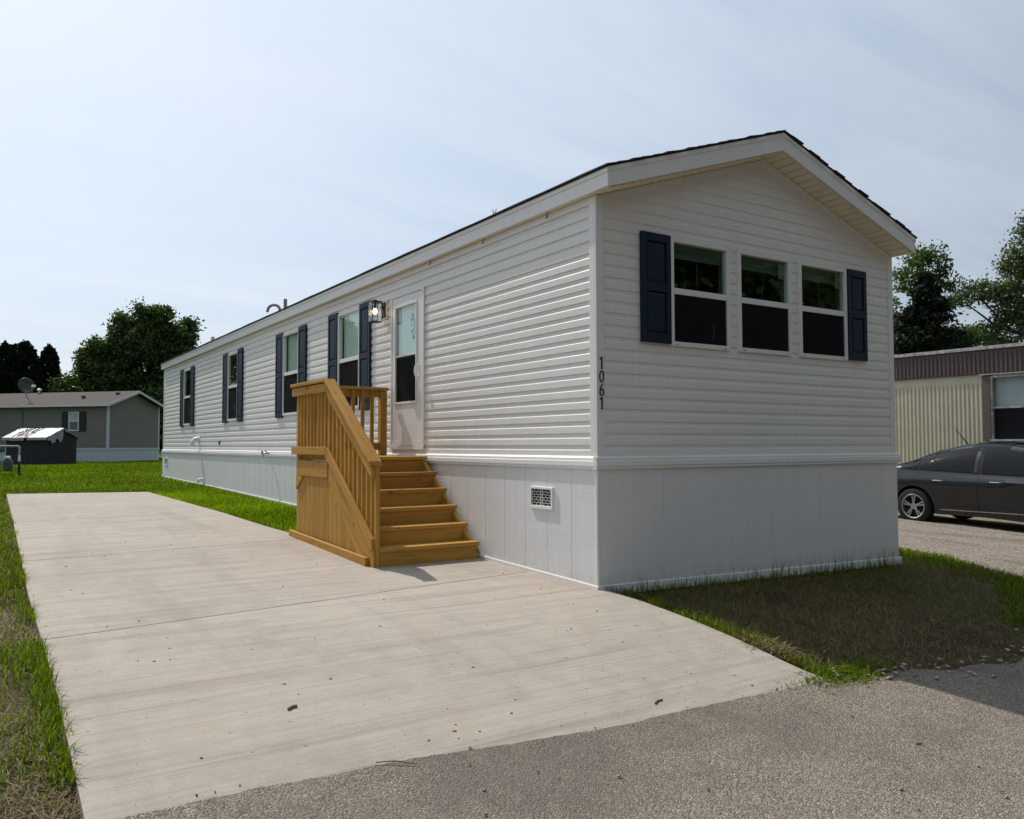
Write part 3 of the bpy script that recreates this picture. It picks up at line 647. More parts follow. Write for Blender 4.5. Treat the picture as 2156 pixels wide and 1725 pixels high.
# small fittings on the side wall
mb = MB(); mb.tube([SIDE(14.58, 0.012, 0.26), SIDE(14.58, 0.10, 0.25), SIDE(14.58, 0.16, 0.17), SIDE(14.58, 0.17, 0.08)], [0.05, 0.05, 0.055, 0.06], 12); mb.box(-0.02, -0.01, 14.47, 14.69, 0.18, 0.34)
mb.build('dryer_vent', 'white_plastic', home, smooth=True)
MB().box(12.60, 12.66, 0.014, 0.03, 0.12, 0.20).xf(SIDE).build('outlet_cover', 'dark', home)
mb = MB(); mb.tube([SIDE(14.1, 0.02, -0.66), SIDE(14.1, 0.10, -0.66), SIDE(14.1, 0.125, -0.69), SIDE(14.1, 0.125, -0.74)], 0.028, 10); mb.build('drain_pipe', 'white_plastic', home, smooth=True)
tap = group_part('garden_tap', home, SIDE(9.0, 0.03, -0.03))
MB().tube([SIDE(9.0, 0.03, -0.03), SIDE(9.0, 0.13, -0.035), SIDE(9.0, 0.15, -0.06), SIDE(9.0, 0.15, -0.10)], 0.016, 10).build('spout', 'steel', tap, smooth=True)
MB().tube([SIDE(9.0, 0.09, -0.02), SIDE(9.0, 0.12, 0.03)], 0.012, 8).build('valve', 'steel', tap, smooth=True)
MB().lathe([(0.01, 0), (0.042, 0.003), (0.045, 0.012), (0.012, 0.016)], SIDE(9.0, 0.14, -0.02), 'x', 14).xf(lambda x, y, z: (x-0.02, y+0.05, z)).build('tap_handle', 'red_plastic', tap)
# vent pipes on the roof
def rz(x): return zr(x)
gp = MB(); X0, Y0 = 1.2, 12.5; zt = rz(X0)-0.06
gp.tube([(X0, Y0, zt-0.02), (X0, Y0, zt+0.34)]+[(X0-0.11+0.11*math.cos(t), Y0+0.07-0.07*math.cos(t), zt+0.34+0.11*math.sin(t)) for t in np.linspace(0.2, math.pi*0.92, 7)]+[(X0-0.235, Y0+0.15, zt+0.29)], 0.032, 12)
gp.build('vent_pipe', 'pipe_grey', roof, smooth=True)
MB().tube([(1.2, 12.12, rz(1.2)-0.02), (1.2, 12.12, rz(1.2)+0.46)], 0.038, 12).build('vent_pipe', 'pipe_grey', roof, smooth=True)
MB().tube([(0.8, 16.9, rz(0.8)-0.02), (0.8, 16.9, rz(0.8)+0.28)], 0.05, 10).build('vent_pipe', 'white_plastic', roof, smooth=True)
mb = MB()
for k in range(6):
    a = k*1.05; mb.tube([(0.0, 1.62, rz(0)+0.005), (0.02*math.cos(a), 1.62+0.04*math.sin(a), rz(0)+0.06+0.015*(k % 3))], [0.003, 0.0015], 4)
mb.build('twig_tuft', 'stone', roof)
# tiny seed wings caught under the eave
for y, o, z in ((0.62, 0.05, 2.195), (1.74, 0.05, 2.195), (2.9, 0.05, 2.195)):
    MB().add([SIDE(y, o, z), SIDE(y+0.012, o+0.005, z), SIDE(y+0.02, o+0.012, z-0.05), SIDE(y+0.004, o+0.006, z-0.055), SIDE(y, o+0.004, z), SIDE(y+0.02, o+0.016, z-0.05)], [(0, 1, 2, 3), (4, 5, 3), (1, 4, 5, 2), (0, 3, 5, 4)]).build('seed_wing', 'stone', home)
# house number 1061 on the corner post
def digit(ch, zc):
    mb = MB(); x0 = 0.004; hgt = 0.096; wd = 0.045
    def stroke(pts, r_):
        for p, q in zip(pts, pts[1:]):
            p, q = Vector((p[0], p[1], 0)), Vector((q[0], q[1], 0)); d = (q-p).normalized(); nrm = Vector((-d.y, d.x, 0))*r_; d = d*r_*0.4
            c4 = [p-d+nrm, p-d-nrm, q+d-nrm, q+d+nrm]
            mb.add([(x0+v.x, -0.0305, zc+v.y) for v in c4]+[(x0+v.x, -0.0212, zc+v.y) for v in c4], [(0, 1, 2, 3), (7, 6, 5, 4), (0, 4, 5, 1), (1, 5, 6, 2), (2, 6, 7, 3), (3, 7, 4, 0)])
    if ch == '1': stroke([(0.010, 0.080), (0.024, 0.094)], 0.004); stroke([(0.026, 0.096), (0.026, 0.002)], 0.0046); stroke([(0.017, 0.002), (0.035, 0.002)], 0.003)
    if ch == '0':
        e = [(0.024+0.021*math.cos(t), 0.048+0.046*math.sin(t)) for t in np.linspace(0, 2*math.pi, 22)]; stroke(e, 0.0032)
    if ch == '6':
        e = [(0.024+0.020*math.cos(t), 0.028+0.027*math.sin(t)) for t in np.linspace(0, 2*math.pi, 20)]; stroke(e, 0.0032)
        stroke([(0.034, 0.096), (0.020, 0.080), (0.008, 0.055), (0.0045, 0.030)], 0.0034)
    mb.build('house_number', 'black_metal', home)
for ch, z in zip('1061', (0.738, 0.624, 0.513, 0.402)): digit(ch, z)
# dim sign standing inside the middle end window
sg = root('window_sign', (2.09, 0.06, 1.01), 'dark sale sign standing behind the lower pane of the middle end window', 'sign')
simple('sign_board', (0.012, 0.012, 0.013), 0.6); simple('sign_ink', (0.10, 0.10, 0.10), 0.6)
MB().box(1.85, 2.30, 0.056, 0.062, 1.05, 1.42).build('board', 'sign_board', sg)
def text_mesh(txt, size, loc, parent, mat):
    cu = bpy.data.curves.new('lettering', 'FONT'); cu.body = txt; cu.size = size; cu.align_x = 'CENTER'; cu.extrude = 0.0008
    tmp = bpy.data.objects.new('lettering', cu); col.objects.link(tmp); dg = bpy.context.evaluated_depsgraph_get()
    me = bpy.data.meshes.new_from_object(tmp.evaluated_get(dg)); bpy.data.objects.remove(tmp)
    o = bpy.data.objects.new('lettering', me); col.objects.link(o); me.materials.append(M[mat]); o.parent = parent
    o.rotation_euler = (R(90), 0, 0); o.location = Vector(loc)-ABS[parent]; ABS[o] = Vector(loc); return o
text_mesh('FOR SALE', 0.075, (2.075, 0.054, 1.33), sg, 'sign_ink'); text_mesh('708.639.5825', 0.06, (2.075, 0.054, 1.13), sg, 'sign_ink')
# wall lantern
LY = 4.235
lan = root('wall_lantern', SIDE(LY, 0.016, 1.80), 'lit black box lantern on the siding between shutter and door', 'lantern')
MB().box(LY-0.085, LY+0.085, 0.012, 0.028, 1.70, 1.93).xf(SIDE).build('mount_block', 'trim_white', lan, bevel=0.003)
MB().box(LY-0.055, LY+0.055, 0.028, 0.046, 1.72, 1.91).xf(SIDE).build('back_plate', 'black_metal', lan, bevel=0.002)
mb = MB(); h0, h1, oA, oB, hw = 1.66, 1.90, 0.085, 0.215, 0.065; t = 0.008
for yy in (LY-hw, LY+hw):
    for oo in (oA, oB): mb.box(yy-t/2, yy+t/2, oo-t/2, oo+t/2, h0, h1)
mb.box(LY-hw-t/2, LY+hw+t/2, oA-t/2, oB+t/2, h1, h1+0.014); mb.box(LY-hw-t/2, LY+hw+t/2, oA-t/2, oB+t/2, h0-0.01, h0)
mb.box(LY-0.016, LY+0.016, 0.13, 0.165, h1+0.0141, h1+0.035); mb.box(LY-0.012, LY+0.012, 0.046, 0.0809, 1.83, 1.86)
mb.xf(SIDE).build('cage', 'black_metal', lan)
mb = MB()
for yy in (LY-hw, LY+hw): mb.box(yy-0.001, yy+0.001, oA+t/2, oB-t/2, h0, h1)
for oo in (oA, oB): mb.box(LY-hw+t/2, LY+hw-t/2, oo-0.001, oo+0.001, h0, h1)
mb.xf(SIDE).build('glass_panel', 'clear_glass', lan)
MB().lathe([(0.013, 0), (0.016, -0.02), (0.016, -0.07), (0.012, -0.075)], SIDE(LY, 0.15, h1), 'z', 12).build('socket', 'black_metal', lan, smooth=True)
t = NT('bulb_glow'); t.set((1, 0.8, 0.5), 0.3); t.put(t.b.inputs['Emission Color'], (1.0, 0.66, 0.28)); t.put(t.b.inputs['Emission Strength'], 9.0); M['bulb_glow'] = t.m
MB().lathe([(0.003, -0.148), (0.018, -0.143), (0.029, -0.125), (0.030, -0.11), (0.022, -0.09), (0.012, -0.075), (0.002, -0.074)], SIDE(LY, 0.15, h1), 'z', 16).build('bulb', 'bulb_glow', lan, smooth=True)

# ------------------------------------------------------------------ wooden porch steps
XO, XI = -1.20, -0.08
st = root('porch_steps', (-0.64, 2.9, -1.02), 'new yellow pine porch steps with railing leading up to the white door', 'steps')
NOS = [(2.92, -0.021), (2.69, -0.189), (2.465, -0.357), (2.24, -0.525), (2.01, -0.693), (1.78, -0.861)]
rr = random.Random(5)
for k, (y, z) in enumerate(NOS):
    yb = NOS[k-1][0]+0.012 if k else 4.06
    if k == 0:
        q = 2.90-0.0
        q = y; i = 0
        while q < 4.05:
            e = min(q+0.139, 4.06); MB().box(XO+0.045, XI, q, e-0.005, z-0.038, z).build('landing_board', 'wood_x', st, bevel=0.004); q = e
    else:
        MB().box(XO+0.045, XI, y, yb+0.028, z-0.038, z).build('tread', 'wood_x', st, bevel=0.004)
    zb = NOS[k+1][1]-0.001 if k < 5 else G(-0.6, 1.8)-0.01
    rs = MB().box(XO+0.05, XI-0.012, y+0.018, y+0.046, zb+(0.001 if k < 5 else 0), z-0.039).build('riser', 'wood_x', st, bevel=0.002)
    if k == 0:
        MB().box(-1.02, -0.93, y+0.0155, y+0.0175, -0.115, -0.078).build('maker_plate', 'white_plastic', rs, bevel=0.001)
# stringer against the house
MB().prism([(2.94, -0.07), (2.94, -0.34), (2.06, -1.03), (1.83, -1.03), (1.83, -0.91)], 'x', XI-0.05, XI-0.013).build('stringer', 'wood_s', st)
MB().box(XI-0.05, XI-0.013, 2.96, 4.04, -0.25, -0.061).build('rim_joist', 'wood_y', st)
SLP = (0.81+0.045)/(3.02-1.80)
def rail_z(y): return -0.045+(y-1.80)*SLP
# newel posts
MB().box(XO+0.0, XO+0.044, 1.79, 1.826, G(XO, 1.8)-0.01, rail_z(1.80)-0.05).build('post', 'wood_z', st, bevel=0.003)
MB().box(XO-0.02, XO+0.0, 1.782, 1.86, G(XO, 1.8)-0.01, -0.86).build('post_block', 'wood_z', st, bevel=0.003)
for y in (3.03, 4.04): MB().box(XO+0.002, XO+0.05, y-0.03, y+0.03, -0.25 if y > 4 else -0.06, 0.768).build('post', 'wood_z', st, bevel=0.003)
MB().box(-0.178, -0.092, 3.985, 4.068, -0.0205, 0.775).build('post', 'wood_z', st, bevel=0.004)
# outer guard on the landing
MB().box(XO-0.062, XO+0.065, 3.02, 4.13, 0.775, 0.812).build('cap_rail', 'wood_y', st, bevel=0.005)
MB().box(XO-0.038, XO-0.0, 3.022, 4.13, 0.672, 0.765).build('rail', 'wood_y', st, bevel=0.005)
MB().box(XO+0.004, XO+0.03, 3.065, 4.0, 0.700, 0.774).build('inner_rail', 'wood_y', st, bevel=0.003)
MB().box(XO-0.038, XO-0.0, 3.022, 4.14, 0.0, 0.088).build('rail', 'wood_y', st, bevel=0.005)
for k in range(8):
    y = 3.145+k*0.112; MB().box(XO+0.001, XO+0.038, y-0.019, y+0.019, -0.02, 0.70 if False else 0.699).build('baluster', 'wood_z', st, bevel=0.003)
# sloping guard beside the steps
def slope(x0, x1, ya, yb, top, dep, name, cut=False):
    pl = [(ya, rail_z(ya)+top), (yb, rail_z(yb)+top), (yb, rail_z(yb)+top-dep), (ya, rail_z(ya)+top-dep)]
    return MB().prism(pl, 'x', x0, x1).build(name, 'wood_s', st, bevel=0.005)
slope(XO-0.062, XO+0.065, 1.795, 3.018, 0.0, 0.045, 'cap_rail')
slope(XO-0.038, XO-0.0, 1.80, 3.018, -0.055, 0.115, 'rail')
slope(XO-0.038, XO-0.0, 1.80, 3.018, -0.727, 0.115, 'rail')
y = 1.90
while y < 2.98:
    MB().prism([(y-0.019, rail_z(y-0.019)-0.80), (y+0.019, rail_z(y+0.019)-0.80), (y+0.019, rail_z(y+0.019)-0.06), (y-0.019, rail_z(y-0.019)-0.06)], 'x', XO+0.001, XO+0.038).build('baluster', 'wood_z', st, bevel=0.003); y += 0.112
# stringer board on the outside, below the lower rail, and vertical boards closing the side
MB().prism([(1.862, rail_z(1.862)-0.845), (2.98, rail_z(2.98)-0.845), (2.98, rail_z(2.98)-1.06), (2.09, -1.03), (1.862, -1.03)], 'x', XO-0.016, XO+0.0).build('stringer', 'wood_s', st, bevel=0.003)
q = 1.95
while q < 4.03:
    e = min(q+rr.choice((0.088, 0.092, 0.13)), 4.05); top = min(-0.062, rail_z(q)-0.83); tb = min(-0.062, rail_z(e)-0.83)
    zb = G(XO, q)+0.004
    MB().prism([(q+0.003, zb), (e-0.003, zb), (e-0.003, max(tb, zb+0.02)), (q+0.003, max(top, zb+0.02))], 'x', XO+0.003, XO+0.021).build('side_board', 'wood_z', st, bevel=0.002); q = e
MB().prism([(1.90, G(XO, 1.9)+0.001), (4.15, G(XO, 4.1)-0.012), (4.15, G(XO, 4.1)+0.068), (1.90, G(XO, 1.9)+0.081)], 'x', XO-0.055, XO-0.017).build('base_board', 'wood_y', st, bevel=0.004)
MB().box(XO-0.014, XO+0.0, 3.02, 4.02, -0.24, -0.075).build('face_board', 'wood_y', st, bevel=0.003)
MB().prism([(4.02, -0.245), (3.80, -0.245), (4.02, -0.40)], 'x', XO-0.018, XO+0.002).build('brace', 'wood_s', st)
# back guard of the landing
MB().box(XO+0.066, -0.075, 3.975, 4.10, 0.776, 0.813).build('cap_rail', 'wood_x', st, bevel=0.005)
MB().box(XO+0.055, -0.18, 4.003, 4.038, 0.69, 0.7745).build('rail', 'wood_x', st, bevel=0.004)
MB().box(XO+0.055, -0.18, 4.003, 4.038, 0.045, 0.135).build('rail', 'wood_x', st, bevel=0.004)
for k in range(7):
    x = -0.295-k*0.122; MB().box(x-0.019, x+0.019, 3.963, 4.0025, 0.05, 0.772).build('baluster', 'wood_z', st, bevel=0.003)
# frame under the landing
for x in (XO+0.06, XI-0.1): MB().box(x, x+0.085, 3.93, 4.02, G(x, 4)-0.02, -0.062).build('leg', 'wood_z', st)
#@@PART2
# ------------------------------------------------------------------ neighbouring houses
def copy_to(src, parent, delta):
    o = src.copy(); col.objects.link(o); o.parent = parent; o.location = src.location+Vector(delta); ABS[o] = ABS[src]+Vector(delta); return o
# grey home behind
simple('grey_siding', (0.19, 0.182, 0.155), 0.6, var=0.08, nscale=2)
simple('grey_roof', (0.07, 0.055, 0.052), 0.95, var=0.25, nscale=1.5, bump=0.5, bscale=40)
simple('pale_blue_skirt', (0.50, 0.56, 0.60), 0.6, var=0.05)
simple('shutter_black', (0.012, 0.012, 0.016), 0.5)
GW, GL, GS, GH = 4.0, 15.0, 0.72, 3.02
gh = root('grey_home', (1.36, 41.8, -0.74), 'grey sided mobile home with black shutters and brown roof in the background', 'mobile home', rotz=R(43))
w_ = MB(); w_.box(0.02, GW-0.02, 0.02, GL, GS, GH); w_.prism([(0.02, GH), (GW-0.02, GH), (GW/2, GH+GW/2*0.33)], 'y', 0.02, GL)
gw = w_.build('wall', 'grey_siding', gh); mb = MB()
z = GS
while z < GH-0.02:
    mb.prism([(0.02, z), (-0.02, z), (0.005, z+0.11), (0.02, z+0.11)], 'y', 0.0, GL); z += 0.112
z = GS
while z < GH+GW/2*0.33-0.12:
    k = max(0, (z+0.11-GH)/0.33); mb.prism([(0.02, z), (-0.02, z), (0.005, z+0.11), (0.02, z+0.11)], 'x', k, GW-k); z += 0.112
mb.build('siding', 'grey_siding', gw, kind='stuff')
for x, y in ((0, 0), (GW, 0)): MB().box(x-0.03 if x == 0 else x-0.08, x+0.08 if x == 0 else x+0.03, y-0.03, y+0.06, GS-0.15, GH).build('corner_post', 'pale_blue_skirt', gh)
mb = MB(); mb.box(-0.02, GW+0.02, -0.02, GL, -0.3, GS-0.0)
gsk = mb.build('skirting', 'pale_blue_skirt', gh)
MB().box(-0.05, GW+0.05, -0.05, -0.021, GS-0.10, GS).build('skirt_cap', 'pale_blue_skirt', gh); MB().box(-0.05, -0.021, -0.02, GL, GS-0.10, GS).build('skirt_cap', 'pale_blue_skirt', gh)
mb = MB(); k = 0.0
while k < GW: mb.box(k, k+0.018, -0.03, -0.02, -0.3, GS-0.101); k += 0.2
k = 0.0
while k < GL: mb.box(-0.03, -0.02, k, k+0.018, -0.3, GS-0.101); k += 0.2
mb.build('skirt_seams', 'pale_blue_skirt', gsk, kind='stuff')
ov = 0.28; pr = [(-ov, GH+0.02), (GW/2, GH+0.02+(GW/2+ov)*0.34), (GW+ov, GH+0.02), (GW+ov, GH-0.03), (GW/2, GH-0.03+(GW/2+ov)*0.34), (-ov, GH-0.03)]
grf = MB().prism(pr, 'y', -0.30, GL+0.3).build('roof', 'grey_roof', gh)
MB().box(-ov-0.02, -ov-0.001, -0.3, GL+0.3, GH-0.13, GH+0.015).build('fascia', 'trim_white', gh)
for s in (0, 1):
    X = (lambda x: x) if s == 0 else (lambda x: GW-x)
    MB().prism([(X(-ov), GH+0.012), (X(GW/2), GH+0.012+(GW/2+ov)*0.34), (X(GW/2), GH-0.12+(GW/2+ov)*0.34), (X(-ov), GH-0.13)], 'y', -0.325, -0.301).build('rake_board', 'pale_blue_skirt', gh)
MB().box(-ov, 0.0, -0.29, GL, GH-0.11, GH-0.09).build('soffit', 'grey_siding', gh)
gwn = group_part('window', gh, (-0.03, 2.27, 2.2)); fy0, fy1, fz0, fz1 = 1.75, 2.40, 1.62, 2.62
f_ = MB(); f_.box(-0.05, -0.012, fy0, fy0+0.06, fz0, fz1).box(-0.05, -0.012, fy1-0.06, fy1, fz0, fz1).box(-0.05, -0.012, fy0+.06, fy1-.06, fz0, fz0+0.06).box(-0.05, -0.012, fy0+.06, fy1-.06, fz1-0.06, fz1).box(-0.05, -0.012, fy0+.06, fy1-.06, 2.10, 2.14)
f_.build('frame', 'trim_white', gwn)
simple('curtain', (0.5, 0.48, 0.5), 0.8, var=0.35, nscale=5)
MB().box(-0.02, -0.013, fy0+.06, fy1-.06, 2.14, fz1-.06).build('pane', 'curtain', gwn); MB().box(-0.02, -0.013, fy0+.06, fy1-.06, fz0+.06, 2.10).build('pane', 'car_pane' if 'car_pane' in M else 'screen_frame', gwn)
for a in (fy0-0.42, fy1+0.02): MB().box(-0.05, -0.012, a, a+0.40, fz0-0.02, fz1+0.02).build('shutter', 'shutter_black', gh)
for yy, xx, hh in ((2.2, 0.75, 0.16), (0.6, 1.4, 0.12), (6.2, 1.95, 0.28)):
    MB().lathe([(0.06, 0), (0.06, hh*0.5), (0.13, hh*0.6), (0.13, hh*0.85), (0.03, hh)], (xx, yy, GH+(xx+ov)*0.34), 'z', 12).build('roof_vent', 'white_plastic' if yy > 5 else 'dark', grf)
mb = MB(); mb.tube([(-ov-0.03, 5.35, GH-0.02), (-0.04, 5.3, GH-0.35), (-0.035, 5.32, GH-1.6), (-0.035, 5.25, 1.2)], 0.012, 5); mb.build('cable', 'dark', gh)
# satellite dish on its roof
sdp = root('satellite_dish', (0, 0, 0), 'grey satellite dish on a bent mast on the brown roof of the grey home', 'satellite dish', rotz=0)
a_ = R(43); lx, ly, lz = -0.15, 4.65, GH+0.06
sdp.location = (1.36+lx*math.cos(a_)-ly*math.sin(a_), 41.8+lx*math.sin(a_)+ly*math.cos(a_), -0.74+lz); sdp.rotation_euler = (0, 0, R(-33))
simple('dish_grey', (0.085, 0.098, 0.10), 0.5)
MB().tube([(0.0, 0, 0), (-0.12, -0.02, 0.20), (-0.26, -0.05, 0.38), (-0.28, -0.1, 0.75)], 0.035, 10).build('mast', 'pipe_grey', sdp, smooth=True)
MB().box(-0.12, 0.12, -0.12, 0.12, -0.03, 0.03).build('foot', 'pipe_grey', sdp)
mb = MB(); n = 24
for r_, dd in ((0.02, 0.10), (0.18, 0.09), (0.31, 0.055), (0.39, 0.0)):
    for k in range(n):
        t = 2*math.pi*k/n; mb.v.append((-0.20+r_*math.cos(t), -0.22-dd*0.0+0.06+dd, 0.95+r_*1.05*math.sin(t)))
for i in range(3):
    for k in range(n): mb.f.append((i*n+k, i*n+(k+1) % n, (i+1)*n+(k+1) % n, (i+1)*n+k))
mb.f.append(tuple(range(n)))
q = mb.xf(lambda x, y, z: (-0.20+(x+0.20)*0.86, y+(x+0.2)*0.5-(z-0.95)*0.25, z)).build('reflector', 'dish_grey', sdp, smooth=True); q.modifiers.new('t', 'SOLIDIFY').thickness = 0.02
MB().tube([(-0.2, -0.1, 0.60), (0.22, -0.42, 0.72), (0.30, -0.45, 0.86)], 0.02, 8).build('feed_arm', 'pipe_grey', sdp, smooth=True)
MB().box(0.24, 0.44, -0.5, -0.38, 0.84, 0.96).build('receiver', 'white_plastic', sdp, bevel=0.02)

# dark shed with torn white tarp
simple('shed_wood', (0.022, 0.022, 0.026), 0.8, var=0.4, nscale=3); simple('tarp', (0.27, 0.285, 0.30), 0.5, var=0.15, nscale=2, bump=0.5, bscale=6)
SX, SY = 1.75, 2.15
sh = root('shed', (-1.75, 36.3, -0.76), 'small dark wooden shed under a torn white tarp in front of the grey home', 'shed', rotz=R(43))
k = 0.0
while k < SY: MB().box(0.0, 0.03, k+0.004, min(k+0.17, SY)-0.004, -0.1, 1.16).build('wall_board', 'shed_wood', sh); k += 0.17
k = 0.0
while k < SX:
    e = min(k+0.17, SX); f1 = lambda x: 1.22+0.40*(1-abs(x-SX/2)/(SX/2))
    MB().prism([(k+0.004, -0.1), (e-0.004, -0.1), (e-0.004, f1(e)), (k+0.004, f1(k))], 'y', -0.03, 0.0).build('wall_board', 'shed_wood', sh); k = e
MB().box(SX-0.03, SX, 0.0, SY, -0.1, 1.18).build('back_wall', 'shed_wood', sh); MB().box(0.03, SX-0.03, SY-0.03, SY, -0.1, 1.18).build('end_wall', 'shed_wood', sh)
MB().box(0.031, 0.06, 0.0, SY, 1.16, 1.25).build('top_plate', 'shed_wood', sh)
MB().prism([(-0.06, 1.20), (SX/2, 1.63), (SX+0.06, 1.20), (SX+0.06, 1.17), (SX/2, 1.60), (-0.06, 1.17)], 'y', -0.08, SY+0.06).build('roof', 'shed_wood', sh)
def tarp_piece(y0, y1, u0, u1, seed, sag=0.0):
    rr = random.Random(seed); mb = MB(); nu, nv = 12, 12
    for j in range(nv):
        for i in range(nu):
            u = u0+(u1-u0)*i/(nu-1); y = y0+(y1-y0)*j/(nv-1)+0.02*rr.uniform(-1, 1)+(0.05*rr.uniform(-1, 1) if i in (0, nu-1) else 0)
            x = -0.10+(SX/2+0.10)*u; z = 1.205+0.43*u+0.025+0.02*rr.random()
            if u < 0: x = -0.11-0.02*rr.random(); z = 1.21+u*0.9
            mb.v.append((x, y, z-sag*math.sin(math.pi*j/(nv-1))*max(0, 1-u)))
    for j in range(nv-1):
        for i in range(nu-1): mb.f.append((j*nu+i, j*nu+i+1, (j+1)*nu+i+1, (j+1)*nu+i))
    return mb
for y0, y1, sd_ in ((-0.12, 0.95, 1), (1.85, SY+0.12, 2)): tarp_piece(y0, y1, -0.10, 1.0, sd_).build('tarp', 'tarp', sh, smooth=True)
for y0, y1, sd_ in ((1.05, 1.14, 3), (1.25, 1.37, 4), (1.47, 1.55, 5), (1.65, 1.76, 6)): tarp_piece(y0, y1, 0.0, 0.98, sd_).build('tarp_strip', 'tarp', sh, smooth=True)
tarp_piece(1.1, 1.9, -0.13, 0.12, 8).build('tarp', 'tarp', sh, smooth=True)
mb = MB(); pts = [(-0.05, 1.22), (SX/2, 1.66), (SX/2-0.02, 1.50), (0.86, 1.36), (0.80, 1.10), (0.66, 1.02), (0.60, 1.16), (0.44, 1.18), (0.40, 1.02), (0.22, 0.98), (0.12, 1.12), (-0.02, 1.08)]
mb.prism(pts, 'y', -0.105, -0.095); mb.build('tarp_flap', 'tarp', sh)
mb = MB(); pts = [(SX/2, 1.66), (SX/2+0.25, 1.57), (SX/2+0.42, 1.42), (SX/2+0.30, 1.46), (SX/2+0.1, 1.52)]; mb.prism(pts, 'y', -0.12, -0.10); mb.build('tarp_flap', 'tarp', sh)

# gas meters on the lawn
gmr = root('gas_meter', (-3.28, 22.4, G(-3.28, 22.4)-0.03), 'pair of grey gas meters on a pipe with black and white post, left edge', 'gas meter', rotz=R(-33))
simple('meter_grey', (0.07, 0.075, 0.075), 0.55); simple('post_black', (0.02, 0.02, 0.02), 0.6)
MB().tube([(0.0, 0, 0), (0, 0, 0.42)], 0.035, 10).build('post', 'post_black', gmr, smooth=True); MB().tube([(0.0, 0, 0.42), (0, 0, 0.60)], 0.032, 10).build('post_sleeve', 'white_plastic', gmr, smooth=True)
MB().tube([(0.0, 0, 0.60), (0, 0, 0.84), (-0.05, 0, 0.86), (-0.95, 0, 0.87)], 0.028, 10).build('pipe', 'pipe_grey', gmr, smooth=True)
for dx in (-0.33, -0.68):
    b_ = MB(); 
    for zz, a, b in ((0.14, 0.05, 0.05), (0.17, 0.12, 0.09), (0.40, 0.13, 0.10), (0.46, 0.115, 0.09), (0.50, 0.06, 0.05)):
        for k in range(16):
            t = 2*math.pi*k/16; ca, sa = math.cos(t), math.sin(t); b_.v.append((dx+a*math.copysign(abs(ca)**0.6, ca), b*math.copysign(abs(sa)**0.6, sa), zz))
    for i in range(4):
        for k in range(16): b_.f.append((i*16+k, i*16+(k+1) % 16, (i+1)*16+(k+1) % 16, (i+1)*16+k))
    b_.f += [tuple(range(16)), tuple(64+k for k in range(16))]
    body = b_.build('meter_body', 'meter_grey', gmr, smooth=True)
    MB().box(dx-0.06, dx+0.08, -0.11, 0.02, 0.50, 0.58).build('index_box', 'white_plastic', body, bevel=0.02)
    MB().tube([(dx-0.08, 0, 0.48), (dx-0.08, 0, 0.86)], 0.02, 8).build('riser_pipe', 'pipe_grey', gmr, smooth=True)
    MB().lathe([(0.02, -0.06), (0.085, -0.03), (0.085, 0.01), (0.02, 0.04)], (dx-0.17, -0.02, 0.76), 'y', 16).build('regulator', 'meter_grey', gmr, smooth=True)

# cream trailer on the right
simple('cream', (0.58, 0.55, 0.40), 0.5, var=0.07, nscale=3); simple('trailer_brown', (0.115, 0.085, 0.075), 0.6, var=0.12, nscale=4); simple('worn_white', (0.42, 0.41, 0.39), 0.8, var=0.5, nscale=9)
simple('blind_grey', (0.52, 0.60, 0.62), 0.6, var=0.05)
TX, TY0, TY1, TZ = 12.3, -4.0, 11.0, G(12, 3)
tr = root('cream_trailer', (TX, 3.5, TZ), 'old cream trailer with ribbed siding and brown band behind the dark car', 'trailer')
wy0, wy1, wz0, wz1 = 2.10, 3.02, 0.19, 1.42
mb = MB(); mb.box(TX+0.02, TX+3.0, TY0, wy0, TZ+0.3, 1.95).box(TX+0.02, TX+3.0, wy1, TY1, TZ+0.3, 1.95).box(TX+0.02, TX+3.0, wy0, wy1, TZ+0.3, wz0).box(TX+0.02, TX+3.0, wy0, wy1, wz1, 1.95).box(TX+0.14, TX+3.0, wy0, wy1, wz0, wz1)
tw = mb.build('wall', 'cream', tr); MB().box(TX+0.06, TX+3.0, TY0, TY1, TZ-0.1, TZ+0.3).build('skirting', 'trailer_brown', tr)
MB().box(TX-0.03, TX+0.02, TY0, TY1, 1.475, 1.975).build('band', 'trailer_brown', tr); 
rf_ = MB().box(TX-0.06, TX+3.1, TY0, TY1, 1.975, 2.01).build('roof', 'worn_white', tr)
MB().box(TX-0.085, TX-0.061, TY0, TY1, 1.955, 2.02).build('roof_edge', 'worn_white', tr)
ribw = None; ribb = None; y = TY0+0.3
def rib(z0, z1, d, w): 
    return MB().prism([(TX+0.021, -w/2), (TX+0.02-d*0.8, -w*0.32), (TX+0.02-d, 0.0), (TX+0.02-d*0.8, w*0.32), (TX+0.021, w/2)], 'z', z0, z1)
lo = MB(); n_ = 0
while y < TY1-0.05:
    if 1.2 < y < 7.2:
        inwin = wy0-0.2 < y < wy1+0.2
        if not inwin:
            if ribw is None: ribw = rib(TZ+0.3, 1.30, 0.024, 0.058).xf(lambda a, b, c: (a, b+y, c)).build('siding_rib', 'cream', tw, smooth=True); ribw0 = y
            else: copy_to(ribw, tw, (0, y-ribw0, 0))
        else:
            rib(TZ+0.3, wz0-0.04, 0.024, 0.058).xf(lambda a, b, c: (a, b+y, c)).build('siding_rib', 'cream', tw, smooth=True)
        if ribb is None: ribb = rib(1.50, 1.88, 0.022, 0.05).xf(lambda a, b, c: (a-0.05, b+y, c)).build('band_rib', 'trailer_brown', tr, smooth=True); ribb0 = y
        else: copy_to(ribb, tr, (0, y-ribb0, 0))
    else:
        q = rib(TZ+0.3, 1.30, 0.024, 0.058).xf(lambda a, b, c: (a, b+y, c)); lo.add(q.v, q.f)
    y += 0.0865
lo.build('siding_ribs', 'cream', tw, kind='stuff')
